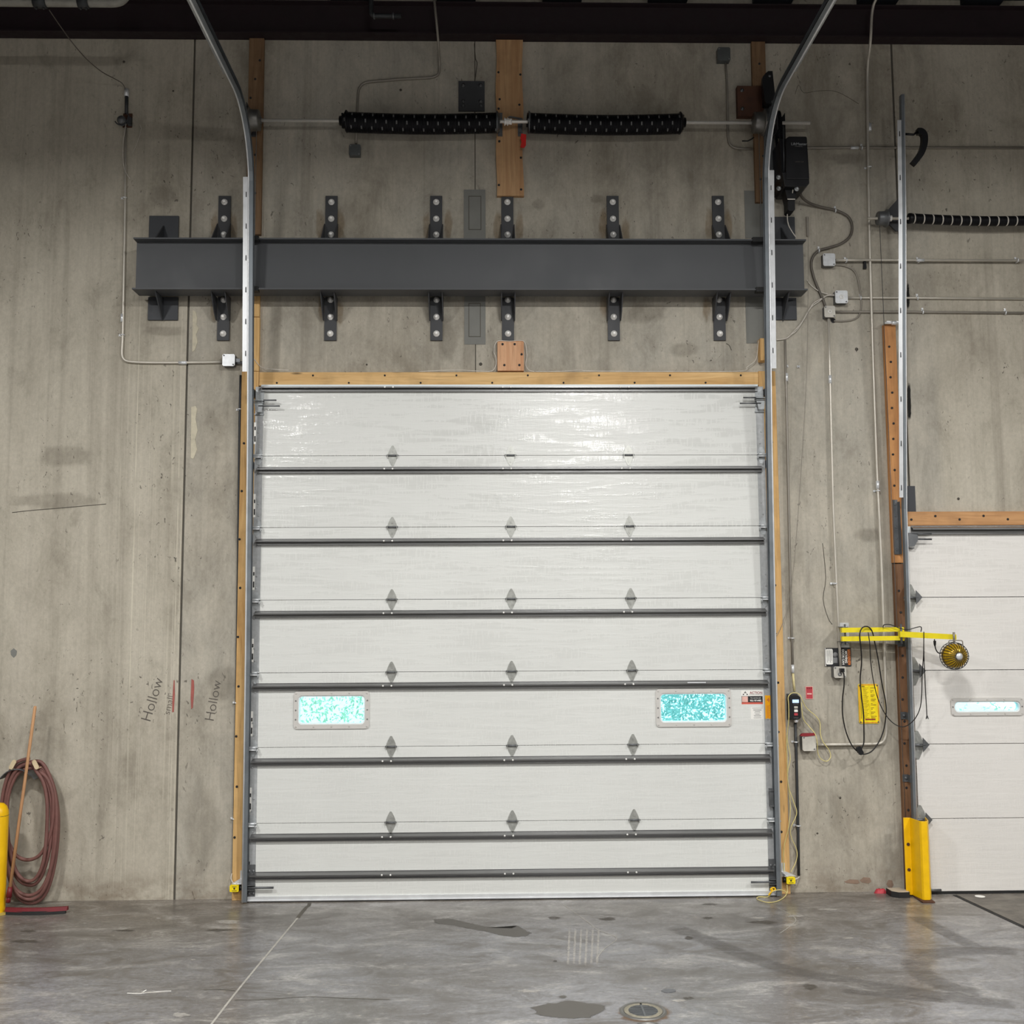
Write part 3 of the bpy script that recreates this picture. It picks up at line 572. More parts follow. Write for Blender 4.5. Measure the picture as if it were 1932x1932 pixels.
# ================================================================== TIMBER
def board(name, label, a, b, c, d, y0, y1, mt, screws=(), wob=0, cat='board'):
    """surveyed rectangle (px) at its room face y0, back face y1"""
    x0, x1, z0, z1 = BX(a, b, c, d, y0); return boardw(name, label, x0, x1, z0, z1, y0, y1, mt, screws, wob, cat)
def boardw(name, label, x0, x1, z0, z1, y0, y1, mt, screws=(), wob=0, cat='board'):
    q = MB()
    if wob:
        n = 14; L = [(x0+wob*math.sin(i*1.1+.5), z0+(z1-z0)*i/n) for i in range(n+1)]; R = [(x1+wob*math.sin(i*.9+2), z1-(z1-z0)*i/n) for i in range(n+1)]
        q.prism(L+R, y0, y1)
    else: q.box(x0, x1, y0, y1, z0, z1)
    o = q.build(name, M[mt], None, label, cat, None, None, 0 if wob else .003)
    for sx_, sz_ in screws:
        q = MB(); q.bolt(sx_, y0, sz_, .006, .002); q.build('screw', M['ink'], o)
    return o
zfun = lambda py, Y=-.04, px=480: U(px, py, Y).z
JL0, JL1 = U(454, 1200, -.04).x, XL-.02
def scr(x0, x1, z0, z1, n, k=2): return [(x0+(x1-x0)*((i*.37+.2) % .8+.1), z0+(z1-z0)*(i+.5)/n) for i in range(n)]
jx = U(446.5, 1200, -.045).x
boardw('jamb_board', 'long tan timber jamb on the hose side of the tall door, behind its track', jx, U(488.3, 714, -.043).x-.002, .0, U(480, 700.6, -.043).z, -.043, -.002, 'firz', scr(jx+.005, jx+.035, .3, 4, 9))
boardw('jamb_board', 'long tan timber jamb between the tall door and the push button station', U(1431, 714, -.043).x+.002, U(1480.5, 1300, -.045).x, .0, U(1450, 700, -.045).z, -.043, -.002, 'firz', scr(XR+.125, XR+.15, .3, 4, 9))
hd = board('header_board', 'long knotty tan timber over the top of the tall door', 488.5, 1431, 702, 727.5, -.043, -.002, 'fir')
hx0, hx1, hz0, hz1 = BX(488.5, 1431, 702, 727.5, -.043)
for i in range(14): q = MB(); q.bolt(hx0+(hx1-hx0)*(i+.5)/14, -.043, (hz0+hz1)/2+(.03 if i % 2 else -.035), .005, .002); q.build('screw', M['ink'], hd)
q = MB(); q.box(hx0+.03, hx1-.03, -.040, -.004, ztop-.10, hz0-.002); q.build('head_stop', M['firz'], None, 'timber stop tucked behind the top edge of the tall door', 'board')
a, b, c, d = BX(464.5, 495, 76, 440, -.043)
boardw('wall_board', 'tall brown plank above the black beam guard beside the hose side track', a+.01, b, U(480, 442, -.043).z, zb0-.003, -.043, -.002, 'brownup', scr(a+.02, b-.02, c+.1, d-.1, 9))
board('wall_board', 'short amber plank under the steel beam next to the thin lift cable', 470.5, 489.5, 556, 597.5, -.043, -.002, 'firz', [])
board('wall_board', 'dark stained lower plank running down to the tall door corner', 471, 489, 598.5, 700, -.043, -.002, 'firz', [])
a, b, c, d = BX(936.5, 986.5, 76, 370, -.043)
boardw('spring_pad', 'long pale orange plank carrying the middle of the big springs', a, b, c+.003, zb0-.003, -.043, -.002, 'ply', [(a+.02, c+.1), (b-.02, c+.06), (a+.025, c+.5), (b-.02, c+.35), (a+.02, d-.3), (b-.02, d-.32), (b-.03, d-.6), (a+.03, d-.55), (a+.02, c+.8)], .006)
a, b, c, d = BX(938.5, 988.5, 643, 699.5, -.045)
boardw('spring_pad', 'small square pinkish timber block standing on the door header', a, b, max(c, hz1+.002), d, -.045, -.002, 'pad', [(a+.045, d-.03), (a+.15, d-.03), (b-.02, d-.12), (a+.06, c+.05), (b-.04, c+.05)], .0)
a, b, c, d = BX(1422, 1448, 79, 381, -.043)
boardw('wall_board', 'dark brown plank behind the rusty plate near the black motor', a, b, c, zb0-.003, -.043, -.002, 'brownup', scr(a+.02, b-.02, c+.1, d-.1, 6))
board('wall_board', 'stubby rounded tan post end beside the white cable drop', 1434.5, 1447, 638, 680, -.09, -.002, 'firz', [])
# dock door timber
a = U(1670, 620, -.05).x; a2 = U(1691, 1260, -.05).x; b2 = U(1711, 1260, -.05).x
ja, jb = (a+a2)/2, b2+.02
boardw('jamb_board', 'upper orange length of timber jamb next to the dock door', ja, jb, U(1680, 1062, -.05).z, U(1680, 612, -.05).z, -.055, -.002, 'orange', scr(ja+.03, jb-.05, U(1680, 1050, -.05).z, U(1680, 640, -.05).z, 14))
boardw('jamb_board', 'lower dark brown length of timber jamb next to the dock door', ja+.004, jb, .0, U(1680, 1064, -.05).z, -.052, -.002, 'oldz', scr(ja+.03, jb-.05, .4, 2.6, 12))
a, b, c, d = BX(1710.5, 1932, 965, 990.5, -.045)
o = boardw('header_board', 'plain brown timber over the top of the dock door', a, X2R+.02, c, d, -.045, -.002, 'header2', [(a+.04+.21*i, (c+d)/2+(.02 if i % 2 else -.01)) for i in range(9)])
q = MB(); q.box(a, X2R, -.04, -.004, z2top-.08, c-.002); q.build('head_stop', M['header2'], None, 'timber stop tucked behind the top edge of the dock door', 'board')
# ================================================================== TRACKS
def sweep(q, path, X, prof):
    """sweep a rectangle (a0,a1 along X; b0,b1 along the in-plane normal) along a (Y,Z) path"""
    a0, a1, b0, b1 = prof; vs = []; L = len(path)
    for i, (y, z) in enumerate(path):
        ya, za = path[max(0, i-1)]; yb, zb = path[min(L-1, i+1)]; l = math.hypot(yb-ya, zb-za); ty, tz = (yb-ya)/l, (zb-za)/l; ny, nz = -tz, ty
        for a_, b_ in ((a0, b0), (a1, b0), (a1, b1), (a0, b1)): vs.append((X+a_, y+ny*b_, z+nz*b_))
    fs = [(i*4+k, i*4+(k+1) % 4, i*4+4+(k+1) % 4, i*4+4+k) for i in range(L-1) for k in range(4)]+[(3, 2, 1, 0), tuple((L-1)*4+k for k in range(4))]
    q.add(vs, fs)
def arc(y0, z0, r, n=12): return [(y0-r+r*math.cos(math.pi/2*k/n), z0+r*math.sin(math.pi/2*k/n)) for k in range(n+1)]
def sub(path, z0, z1):
    def at(z):
        for (ya, za), (yb, zb) in zip(path, path[1:]):
            if za <= z <= zb: return (ya+(yb-ya)*(z-za)/(zb-za), z)
    return [at(z0)]+[p for p in path[:5] if z0 < p[1] < z1]+[at(z1)]
def big_track(side, label, Xt, hp, ytop, z_ang0, z_ang1, pxa):
    s = side; P1 = UX(*hp[0], Xt); P2 = UX(*hp[1], Xt); zh = (P1.z+P2.z)/2
    yv = -.355; r = .62
    path = [(-.125, .012), (-.165, 2.0), (-.235, 3.8), (-.312, 5.05), (yv, zh-r-.12)]
    ar = arc(yv-.008, zh-r, r); path += ar + [(-3.2, zh)]
    t = T('door_track', label, 'door track', (Xt, -.15, 0), 'high lift door tracks')
    q = MB(); lg = .038; hb = .026
    sweep(q, path, Xt, (-.003, 0, -hb, hb) if s < 0 else (0, .003, -hb, hb))
    for b in (-hb, hb-.003): sweep(q, path, Xt, (0, lg, b, b+.003) if s < 0 else (-lg, 0, b, b+.003))
    for b in (-hb, hb-.007): sweep(q, path, Xt, (lg-.003, lg, b, b+.007) if s < 0 else (-lg, -lg+.003, b, b+.007))
    q.build('channel', M['track'], t)
    q = MB(); pts = []
    for i, (y, z) in enumerate(path):
        ya, za = path[max(0, i-1)]; yb, zb = path[min(len(path)-1, i+1)]; l = math.hypot(yb-ya, zb-za); ny, nz = -(zb-za)/l, (yb-ya)/l
        pts.append((Xt+s*.001, y+ny*hb, z+nz*hb))
    q.tube(pts, .0068, 8); q.build('rolled_edge', M['galvb'], t)  # corner highlight put into the colour: bright zinc against the darker channel
    sp = sub(path, z_ang0, z_ang1)                    # slotted reinforcing angle beside the vertical run
    q = MB(); sweep(q, sp, Xt, (-.047, -.008, hb-.004, hb-.001) if s < 0 else (.008, .047, hb-.004, hb-.001)); sweep(q, sp, Xt, (-.008, -.004, -.03, hb) if s < 0 else (.004, .008, -.03, hb))
    o = q.build('slotted_angle', M['galvb'], t)
    for k in range(6):
        z = z_ang1-.15-(z_ang1-z_ang0-.3)*k/5; y = sub(path, z, z+.01)[0][0]-hb; xm = Xt+s*.020; q = MB(); q.box(xm-.003, xm+.003, y-.004, y+.006, z-.022, z+.022); q.build('slot', M['ink'], o)
    zl = [.5+.62*k for k in range(7)]
    lp = sub(path, .013, z_ang0-.02); q = MB(); sweep(q, [(max(-.105, y+.05) if 0 else y+hb+.008, z) for y, z in lp], Xt, (-.012, .003, -.004, .0) if s < 0 else (-.003, .012, -.004, .0)); q.build('back_angle', M['galvd'], t)
    for z in zl:
        y = sub(path, z, z+.01)[0][0]+hb; q = MB(); q.box(Xt+s*.0-.012, Xt+s*.0+.012, y, -.044, z-.03, z+.03); q.build('wall_bracket', M['galvd'], t)
    hpth = [(ar[-1][0]+.12, zh-.020), (ar[-1][0]-.1, zh), (-3.2, zh)]
    q = MB(); sweep(q, hpth[1:], Xt, (-.003, 0, -hb-.055, -hb) if s < 0 else (0, .003, -hb-.055, -hb)); sweep(q, hpth[1:], Xt, (-.05, 0, -hb-.004, -hb-.001) if s < 0 else (0, .05, -hb-.004, -hb-.001)); q.build('ceiling_angle', M['galv'], t)
    return t, zh
XtL = (U(467.2, 700, -.27).x+U(459.5, 1690, -.15).x)/2; XtR = (U(1453.5, 690, -.27).x+U(1473, 1690, -.15).x)/2
aL = (U(453.2, 520, -.19).x, U(463.5, 520, -.19).x)
tl, zhL = big_track(-1, 'bright steel door track curving up and back above the hose side of the tall door', XtL, ((364, 0), (417, 115)), 0, U(458, 706, -.19).z, U(458, 352, -.19).z, aL)
aR = (U(1453.6, 520, -.19).x, U(1461.5, 520, -.19).x)
tr_, zhR = big_track(1, 'bright steel door track curving up and back beside the black motor', XtR, ((1568, 0), (1512, 105)), 0, U(1460, 700, -.19).z, U(1457, 340, -.19).z, aR)
# dock door track: straight up, ends in free air against the wall
x2 = (U(1706, 940, -.17).x+U(1720.5, 1545, -.12).x)/2
t = T('door_track', 'straight slim steel track standing beside the dock door up to the motor height', 'door track', (x2, -.14, 0))
z2t = U(1709, 180, -.47).z
q = MB(); pth = [(-.10, .012), (-.165, 3.2), (-.30, 4.7), (-.40, 5.7), (-.47, z2t)]
sweep(q, pth, x2, (-.003, 0, -.024, .024))
for b in (-.024, .021): sweep(q, pth, x2, (-.0, .024, b, b+.003))
q.build('channel', M['track'], t)
q = MB(); q.tube([(x2+.023, y-.022, z) for y, z in pth], .005, 8); q.build('rolled_edge', M['galvb'], t)  # near-white zinc stands in for light caught along the rounded edge
a0, a1 = x2-.040, x2-.006
q = MB(); za, zb = U(1700, 938, -.2).z, U(1700, 228, -.46).z; sp = sub(pth, za, zb); sweep(q, sp, x2, (-.040, -.006, .022, .025)); sweep(q, sp, x2, (-.009, -.006, -.03, .022)); o = q.build('slotted_angle', M['galvb'], t)
for k in range(9): z = zb-.12-(zb-za-.2)*k/8; q = MB(); yy_ = sub(pth, z, z+.01)[0][0]-.025; q.box((a0+a1)/2-.003, (a0+a1)/2+.003, yy_-.004, yy_+.006, z-.022, z+.022); q.build('slot', M['ink'], o)
a, b, c, d = BX(1686, 1695, 943, 1046, -.065); q = MB(); q.box(a, b, -.066, -.0575, c, d); q.box(b-.003, b, -.12, -.0575, c, d-.02)
for k in range(5): q.bolt((a+b)/2, -.066, c+.04+(d-c-.08)*k/4, .006, .004)
q.build('splice_angle', M['galvd'], t)
for y in (1213, 1350, 1468):
    p = U(1703+ (y-1213)*.035, y, -.06); q = MB(); q.box(p.x-.04, x2-.003, -.062, -.056, p.z-.03, p.z+.03); q.box(x2-.012, x2-.003, -.12, -.056, p.z-.03, p.z+.03); q.bolt(p.x-.01, -.062, p.z, .009, .006); q.build('wall_bracket', M['galvd'], t)
# black rubber bumper on the free end of that track
P = [U(a, b, -.44) for a, b in ((1708, 253), (1724, 254), (1730, 249), (1737, 249), (1743, 256), (1743, 272), (1738, 288), (1730, 300), (1722, 310))]
t = T('spring_bumper', 'curved black bumper sticking out from the slim track', 'bumper', P[0])
q = MB(); Q = smooth(P[2:], 5); n = len(Q)
vs = []; 
for i, p in enumerate(Q):
    tt = (Q[min(n-1, i+1)]-Q[max(0, i-1)]).normalized(); nn = Vector((tt.z, 0, -tt.x))*.024
    vs += [(p.x-nn.x, -.465, p.z-nn.z), (p.x+nn.x, -.465, p.z+nn.z), (p.x+nn.x, -.415, p.z+nn.z), (p.x-nn.x, -.415, p.z-nn.z)]
q.add(vs, [(i*4+k, i*4+(k+1) % 4, i*4+4+(k+1) % 4, i*4+4+k) for i in range(n-1) for k in range(4)]+[(3, 2, 1, 0), tuple((n-1)*4+k for k in range(4))]); q.build('blade', M['black'], t)
q = MB(); q.tube([P[0], P[1], P[2]], .010, 6); q.build('stud', M['black'], t)
# ================================================================== TORSION SPRINGS
YS = -.15
zs = U(966, 229.5, YS).z
def coil(par, x0, x1, z, R, wire, turns, sag=0, ticks=None, Y=YS):
    q = MB(); seg = 18; n = int(turns*seg); P = []
    for i in range(n+1):
        u = i/n; a = 2*math.pi*turns*u; zz = z-sag*math.sin(math.pi*u); P.append(Vector((x0+(x1-x0)*u, Y+R*math.cos(a), zz+R*math.sin(a))))
    q.tube(P, wire, 6)
    o = q.build('spring', [M['spring'], M['wire'] if not ticks else M['inkm']], par)
    if ticks:                                      # grey ticks on the wire, facing the room
        mi = [0]*len(q.f); per = 6
        for i in range(n):
            tn = i//seg; ang = (i % seg)
            if ticks(tn, ang): 
                for k in range(6): mi[i*6+k] = 1
        o.data.polygons.foreach_set('material_index', mi)
    return o
t = T('torsion_spring_shaft', 'long steel shaft with two black coil springs above the tall door', 'torsion spring assembly', (U(966, 229, YS).x, YS, zs))
xa, xb = U(470, 228, YS).x, U(1528, 226, YS).x
q = MB(); q.cyl((xa, YS, zs), (xb, YS, zs), .0155, 14); q.build('shaft', M['shaft'], t)
R = .081; xs = [U(v, 229, YS).x for v in (651, 938, 995, 1283)]
tk = lambda tn, ang: (tn % 7 == 0 and ang == 9) or (tn % 7 == 4 and ang == 11) or (tn % 7 == 5 and ang == 7)
for (a, b, e) in ((xs[0], xs[1], 0), (xs[2], xs[3], 1)):
    coil(t, a, b, zs-.012, R, .0068, (b-a)/.0128, .016, tk)
    for k, x in enumerate((a, b)):
        sgn = -1 if k == 0 else 1; outer = (k == 0) == (e == 0)
        q = MB(); q.lathe([(.0, 0), (R+.014, 0), (R+.016, .008), (R+.006, .016), (R-.01, .03), (R-.01, .03)], (x-sgn*.008, YS, zs-.006), 'x', 20)
        if sgn < 0: pass
        if outer:
            q.lathe([(.02, 0), (.062, 0), (.062, sgn*.012), (.045, sgn*.02), (.04, sgn*.045), (.018, sgn*.045)], (x+sgn*.004, YS, zs), 'x', 16)
            for i in range(8): a_ = i*math.pi/4; q.box(x+sgn*.02-.006, x+sgn*.02+.008, YS+.056*math.cos(a_)-.009, YS+.056*math.cos(a_)+.009, zs+.056*math.sin(a_)-.009, zs+.056*math.sin(a_)+.009)
        q.build('winding_cone' if outer else 'stationary_cone', M['spring'] if outer else M['galvd'], t)
# centre bearing
x = U(955, 230, YS).x; q = MB(); q.lathe([(0, -.018), (.034, -.018), (.036, -.01), (.026, -.006), (.026, .006), (.036, .01), (.034, .018), (0, .018)], (x, YS, zs), 'x', 16); q.lathe([(.02, .018), (.026, .018), (.026, .05), (0, .05)], (x, YS, zs), 'x', 12); q.build('centre_bearing', M['bolt'], t)
for a, b in ((939, 948), (977, 986)):
    x0, x1, z0, z1 = BX(a, b, 213 if a < 950 else 224, 257, -.05); q = MB(); q.box(x0, x1, -.0535, -.0445, z0, z1); q.box(x0 if a < 950 else x1-.005, x0+.005 if a < 950 else x1, -.14, -.0535, zs-.03, zs+.03); q.bolt((x0+x1)/2, -.0535, z0+.025, .006, .004); q.build('bearing_plate', M['galvd'], t)
p0 = U(958, 218, -.15); p1 = U(985, 226, -.10); q = MB(); q.prism([(p0.x, p0.z), (p0.x+.02, p0.z+.012), (p1.x, p1.z+.006), (p1.x, p1.z-.008)], -.12, -.11); q.build('anchor_strap', M['galvd'], t)
for px, sd in ((480, 1), (1431, -1)):                       # cable drums
    x = U(px, 228, YS).x; q = MB(); pr = [(.018, -.062), (.030, -.062), (.034, -.046), (.088, -.044), (.090, -.034), (.093, .03), (.102, .034), (.112, .040), (.114, .048), (.10, .05), (.018, .05)]
    if sd > 0: pr = [(r_, -h_) for r_, h_ in pr]
    q.lathe([(r_, h_) for r_, h_ in pr], (x, YS, zs), 'x', 28); q.build('cable_drum', M['cast'], t)
for px, sd in ((469, -1), (1462, 1)):
    x = U(px, 228, YS).x; q = MB(); q.extz([(x-.003, -.24), (x+.003, -.24), (x+.003, -.045), (x-.003, -.045)], zs-.10, zs+.12); q.box(min(x, x-sd*.04), max(x, x-sd*.04), -.050, -.0445, zs-.1, zs+.12); q.build('end_bearing_plate', M['greyd'], t)
P = [U(a, b, -.2) for a, b in ((1400, 266), (1411, 266), (1419, 262), (1422, 259))]; q = MB(); q.tube(P, .006, 6); q.build('cable_keeper', M['black'], t)
# lift cables
for px, y0, y1, lb in ((478, 248, 1685, 'thin lift cable hanging from the drum on the hose side'), (1436.5, 252, 1680, 'thin lift cable hanging from the drum by the motor')):
    x = U(px if px < 900 else 1441, 600, -.13).x; q = MB(); q.tube([(x, -.235 if 0 else -.14, zs-.06), (x, -.125, .2)], .0028, 6); q.build('lift_cable', M['galv'], None, lb, 'cable', 'door lift cables')
# red lock tag
a, b, c, d = BX(981.5, 993, 251.5, 278, -.12); q = MB(); q.prism([(a+.01, d), (b, d-.01), (b-.004, c+.02), (b-.02, c), (a, c+.006), (a+.012, c+.05), (a+.002, d-.04)], -.118, -.104)
q.prism([(a+.015, d-.03), (b-.015, d-.045), (b-.02, d-.065), (a+.012, d-.055)], -.121, -.118); q.build('lock_tag', M['red'], None, 'small red warning tag hanging from the middle of the spring shaft', 'tag')
# ================================================================== STEEL BEAM GUARD
yb0, yb1 = -.275, -.085                             # flange edges; web in the middle
YW = -.19
bx0, bx1, bz0, bz1 = BX(250, 1522.5, 449.5, 551, yb0)
bz0 = U(880, 546.5, yb0).z; bz1 = U(880, 449.5, yb0).z
t = T('steel_beam', 'long charcoal steel beam bolted across the wall above the tall door', 'beam', ((bx0+bx1)/2, YW, bz0))
q = MB(); q.box(bx0+.004, bx1-.004, YW-.006, YW+.006, bz0+.012, bz1-.012); q.build('web', M['greysteel'], t)
q = MB(); q.box(bx0, bx1, yb0, yb1, bz1-.013, bz1); q.build('upper_flange', M['greysteel'], t)
q = MB(); q.box(bx0, bx1, yb0, yb1, bz0, bz0+.013); q.build('lower_flange', M['greysteel'], t)
for a, b, z in ((470.5, 487, bz1-.004), (471, 488, bz0+.006), (1421, 1442, bz1-.004), (1425, 1446, bz0+.006)):
    x0, x1 = U(a, 500, yb0).x, U(b, 500, yb0).x; q = MB(); q.box(x0, x1, yb0-.012, yb0+.05, z-.022, z+.018); q.build('rubber_edge_guard', M['rubber'], t)
bxs = [(423, 421.5), (625, 623.5), (823, 823.5), (957.5, 958.5), (1156.5, 1158), (1355.5, 1357.5)]
for up_px, dn_px in bxs:
    for top in (True, False):
        px = up_px if top else dn_px; xm = U(px, 410 if top else 600, -.02).x; wd = .0525
        za = bz1-.01 if top else U(px, 642, -.02).z; zb = U(px, 369.5, -.02).z if top else bz0+.01
        q = MB(); q.box(xm-wd, xm+wd, -.020, -.003, za, zb); o = q.build('bracket_plate', M['greyd'], t)
        for py in ((380.5, 412, 442) if top else (565, 597.5, 629)):
            z = U(px, py, -.03).z; q = MB(); q.bolt(xm, -.020, z, .0165, .030); q.build('bolt', M['bolt'], o)
        for s in (-1, 1):                            # ears that hold the beam
            x = xm+s*(wd+.005); q = MB()
            if top: pr = [(bz1, -.22), (bz1, -.021), (bz1+.22, -.021), (bz1+.09, -.14)]
            else: pr = [(bz0, -.22), (bz0, -.021), (bz0-.20, -.021), (bz0-.20, -.05), (bz0-.14, -.12)]
            vs = [(x-.004, y, z) for z, y in pr]+[(x+.004, y, z) for z, y in pr]; n = len(pr)
            q.add(vs, [tuple(range(n)), tuple(range(2*n-1, n-1, -1))]+[((i+1) % n, i, n+i, n+(i+1) % n) for i in range(n)]); q.build('gusset', M['greyd'], o)
for (a, b, c, d, gx) in ((281, 336.5, 407, 449, 310), (279, 335.5, 552, 603.5, 305), (1462, 1500, 409, 449, 1478), (1462, 1503, 552, 603, 1479)):
    x0, x1, z0, z1 = BX(a, b, c, d, -.02)
    if d < 460: z0 = bz1-.02
    else: z1 = bz0+.01
    if a > 1000: x0 = x1-.25
    q = MB(); q.box(x0, x1, -.019, -.003, z0, z1); o = q.build('end_plate', M['plate'], t)
    x = (x0+x1)/2; q = MB(); s = 1 if d < 460 else -1; zb_ = bz1 if s > 0 else bz0
    pr = [(zb_, -.24), (zb_, -.020), (zb_+s*.20, -.020), (zb_+s*.13, -.10)]
    vs = [(x-.005, y, z) for z, y in pr]+[(x+.005, y, z) for z, y in pr]; n = 4
    q.add(vs, [tuple(range(n)), tuple(range(2*n-1, n-1, -1))]+[((i+1) % n, i, n+i, n+(i+1) % n) for i in range(n)]); q.build('gusset', M['plate'], o)
# plain bolted wall plate
def wplate(label, a, b, c, d, mt, bolts, name='wall_plate', Y=-.016):
    x0, x1, z0, z1 = BX(a, b, c, d, Y); q = MB(); q.box(x0, x1, Y, -.002, z0, z1); o = q.build(name, M[mt], None, label, 'steel plate')
    for u, v, r in bolts: q = MB(); q.bolt(x0+(x1-x0)*u, Y, z0+(z1-z0)*v, r, .012); q.build('bolt', M['galvd'], o)
    return o
wplate('square black steel plate on the wall beside the spring pad', 865, 914.5, 153, 209.5, 'greyd', [(u, v, .010) for u, v in ((.18, .86), (.85, .86), (.18, .32), (.85, .32), (.18, .18), (.85, .18))])
wplate('rusty brown steel plate between the brown plank and the spring shaft', 1391.5, 1441, 162, 219, 'rusty', [(.18, .85, .010), (.18, .24, .010)], Y=-.060)
# black cover bracket above the drum and the pale plate below it
P = [U(a, b, -.24) for a, b in ((1444, 139), (1449, 135), (1457, 135), (1463, 190), (1462, 197), (1445, 196), (1443, 192), (1438, 160), (1439, 145))]
q = MB(); q.prism([(p.x, p.z) for p in P], -.25, -.20); q.box(P[1].x-.01, P[2].x+.01, -.20, -.045, P[5].z+.05, P[0].z-.06)
o = q.build('limit_bracket', M['black'], None, 'black tapered steel bracket above the drum by the motor', 'bracket')
for a, b in ((1452, 143), (1458, 192)): p = U(a, b, -.25); q = MB(); q.bolt(p.x, -.25, p.z, .008, .006); q.build('bolt', M['galvd'], o)
a, b, c, d = BX(1441.5, 1457, 198, 345, -.055); q = MB(); q.box(a, b+.02, -.056, -.0445, c, d); q.build('mounting_rail', M['galvd'], None, 'dull grey steel plate fixed behind the drum and chain', 'steel plate')
# ================================================================== MOTOR
t = T('door_motor', 'black electric door motor hanging on the wall beside the curved track', 'door opener', (U(1500, 357, -.2).x, -.2, U(1500, 357, -.2).z))
yf = -.36
a, b, c, d = BX(1484, 1524, 257, 338, yf); q = MB(); q.prism([(a, d-.02), (a+.025, d), (b-.005, d), (b, d-.01), (b+.01, c), (a-.01, c)], yf, -.06); q.build('motor_cover', M['black'], t, bev=.008)
a2, b2, c2, d2_ = BX(1476, 1527, 325, 352, yf+.01); q = MB(); q.prism([(a2, d2_), (b2, d2_+.02), (b2, c2+.03), (b2-.03, c2), (a2+.02, c2)], yf+.01, -.06); q.build('motor_base', M['black'], t, bev=.006)
a3, b3, c3, d3 = BX(1473.5, 1484, 262, 352, yf+.06); q = MB(); q.box(a3, b3, yf+.06, -.06, c3, d3); q.build('gear_housing', M['spring'], t)
p = U(1507.5, 272, yf); text('LiftMaster', .034, p.x, yf-.0015, p.z, M['galv'], t); p = U(1507, 276.5, yf); text('COMMERCIAL', .011, p.x, yf-.0015, p.z, M['inkm'], t); p = U(1508, 305.5, yf); text('LOGIC 5.0', .016, p.x, yf-.0015, p.z, M['inkf'], t)
a, b, c, d = BX(1486, 1501, 352, 378, yf+.05); q = MB(); q.prism([(a-.02, d+.02), (b+.03, d+.02), (b, c), (a+.01, c)], yf+.08, yf+.2); q.build('brake_housing', M['black'], t)
a, b, c, d = BX(1487, 1500.5, 377, 397, yf+.05); q = MB(); q.box(a, b, yf+.06, yf+.18, c, d, .012); q.build('chain_hoist_cup', M['black'], t)
q = MB(); zc = (c+d)/2+.05; q.box(a-.002, b+.002, yf+.055, yf+.0595, d+.004, d+.012); q.build('cable_tie', M['wire'], t)
for a, b in ((1471, 353), (1470.5, 332), (1505, 354)): p = U(a, b, yf); q = MB(); q.bolt(p.x, yf+.03, p.z, .012, .02); q.build('bolt', M['galv'], t)
xs_ = U(1472, 300, -.22).x                            # drive sprockets and roller chain
zt, zbm = zs, U(1468, 340, -.22).z
for z, r in ((zt, .085), (zbm, .05)): q = MB(); q.lathe([(.014, -.006), (r, -.006), (r, .006), (.014, .006)], (xs_, -.19 if r > .06 else -.22, z), 'x', 24); q.build('sprocket', M['spring'], t)
q = MB()
n = 56
for s, y in ((-1, -.19-.078), (1, -.19+.075)):
    for i in range(n):
        z = zbm+(zt-zbm)*i/n; yy = y*(i/n)+(-.22+s*.046)*(1-i/n); yy = (-.19-.08 if s < 0 else -.19+.08)*(i/n)+(-.22+s*.046)*(1-i/n)
        q.box(xs_-.012, xs_+.012, yy-.006, yy+.006, z, z+(zt-zbm)/n*.62)
q.tube([(xs_, -.19-.08, zt), (xs_, -.19, zt+.085), (xs_, -.19+.08, zt), (xs_, -.22+.046, zbm), (xs_, -.22, zbm-.05), (xs_, -.22-.046, zbm)], .004, 5, closed=True); q.build('roller_chain', M['spring'], t)
q = MB(); q.box(xs_+.02, xs_+.045, -.09, -.06, zs-.1, zs+.10); q.prism([(xs_+.02, zs+.02), (xs_+.09, zs+.12), (xs_+.09, zs-.42), (xs_+.065, zs-.45)], -.10, -.09); q.build('shaft_support', M['black'], t)
q = MB(); q.cyl((xs_+.01, -.30, zbm+.02), (xs_+.01, -.30, zt-.1), .006, 6); q.build('tension_rod', M['galvd'], t)
# dock door spring gear
z3 = U(1820, 412.5, -.14).z; x30 = U(1637, 413.5, -.14).x; x31 = 5.2
t = T('torsion_spring_shaft', 'steel shaft with a slim black spring above the dock door', 'torsion spring assembly', (x30+.5, -.14, z3))
q = MB(); q.cyl((x30, -.14, z3), (x31, -.14, z3), .0125, 12); q.build('shaft', M['conduit'], t)
xc0 = U(1716, 412, -.14).x
o = coil(t, xc0+.03, x31-.1, z3-.0, .038, .0060, (x31-.13-xc0)/.0117, .022, None, -.14)
mi = [0]*len(o.data.polygons); seg = 18; nn = (len(mi)-2)//6; per = .0845/((x31-.13-xc0)/(nn/18))
for i in range(nn):
    if int(i//18) % 7 == 0 and 4 <= i % 18 <= 13:
        for k in range(6): mi[i*6+k] = 1
o.data.polygons.foreach_set('material_index', mi)
q = MB(); q.lathe([(.013, 0), (.045, 0), (.047, .02), (.04, .045), (.013, .045)], (xc0-.01, -.14, z3), 'x', 16); q.build('winding_cone', M['spring'], t)
P = [U(a, b, -.06) for a, b in ((1668, 404), (1697, 372), (1700, 372), (1700, 436), (1690, 436), (1672, 418))]
q = MB(); q.prism([(p.x, p.z) for p in P], -.066, -.045); q.build('end_bearing_plate', M['greyd'], t)
x = U(1664, 418, -.14).x; q = MB(); q.lathe([(.013, -.04), (.055, -.04), (.06, -.03), (.062, .03), (.078, .035), (.078, .045), (.013, .045)], (x, -.14, z3-.0), 'x', 24); q.build('cable_drum', M['galvd'], t)
x = U(1679, 413, -.14).x; q = MB(); q.lathe([(.013, -.014), (.026, -.014), (.026, .014), (.013, .014)], (x, -.14, z3), 'x', 12); q.build('shaft_collar', M['bolt'], t)
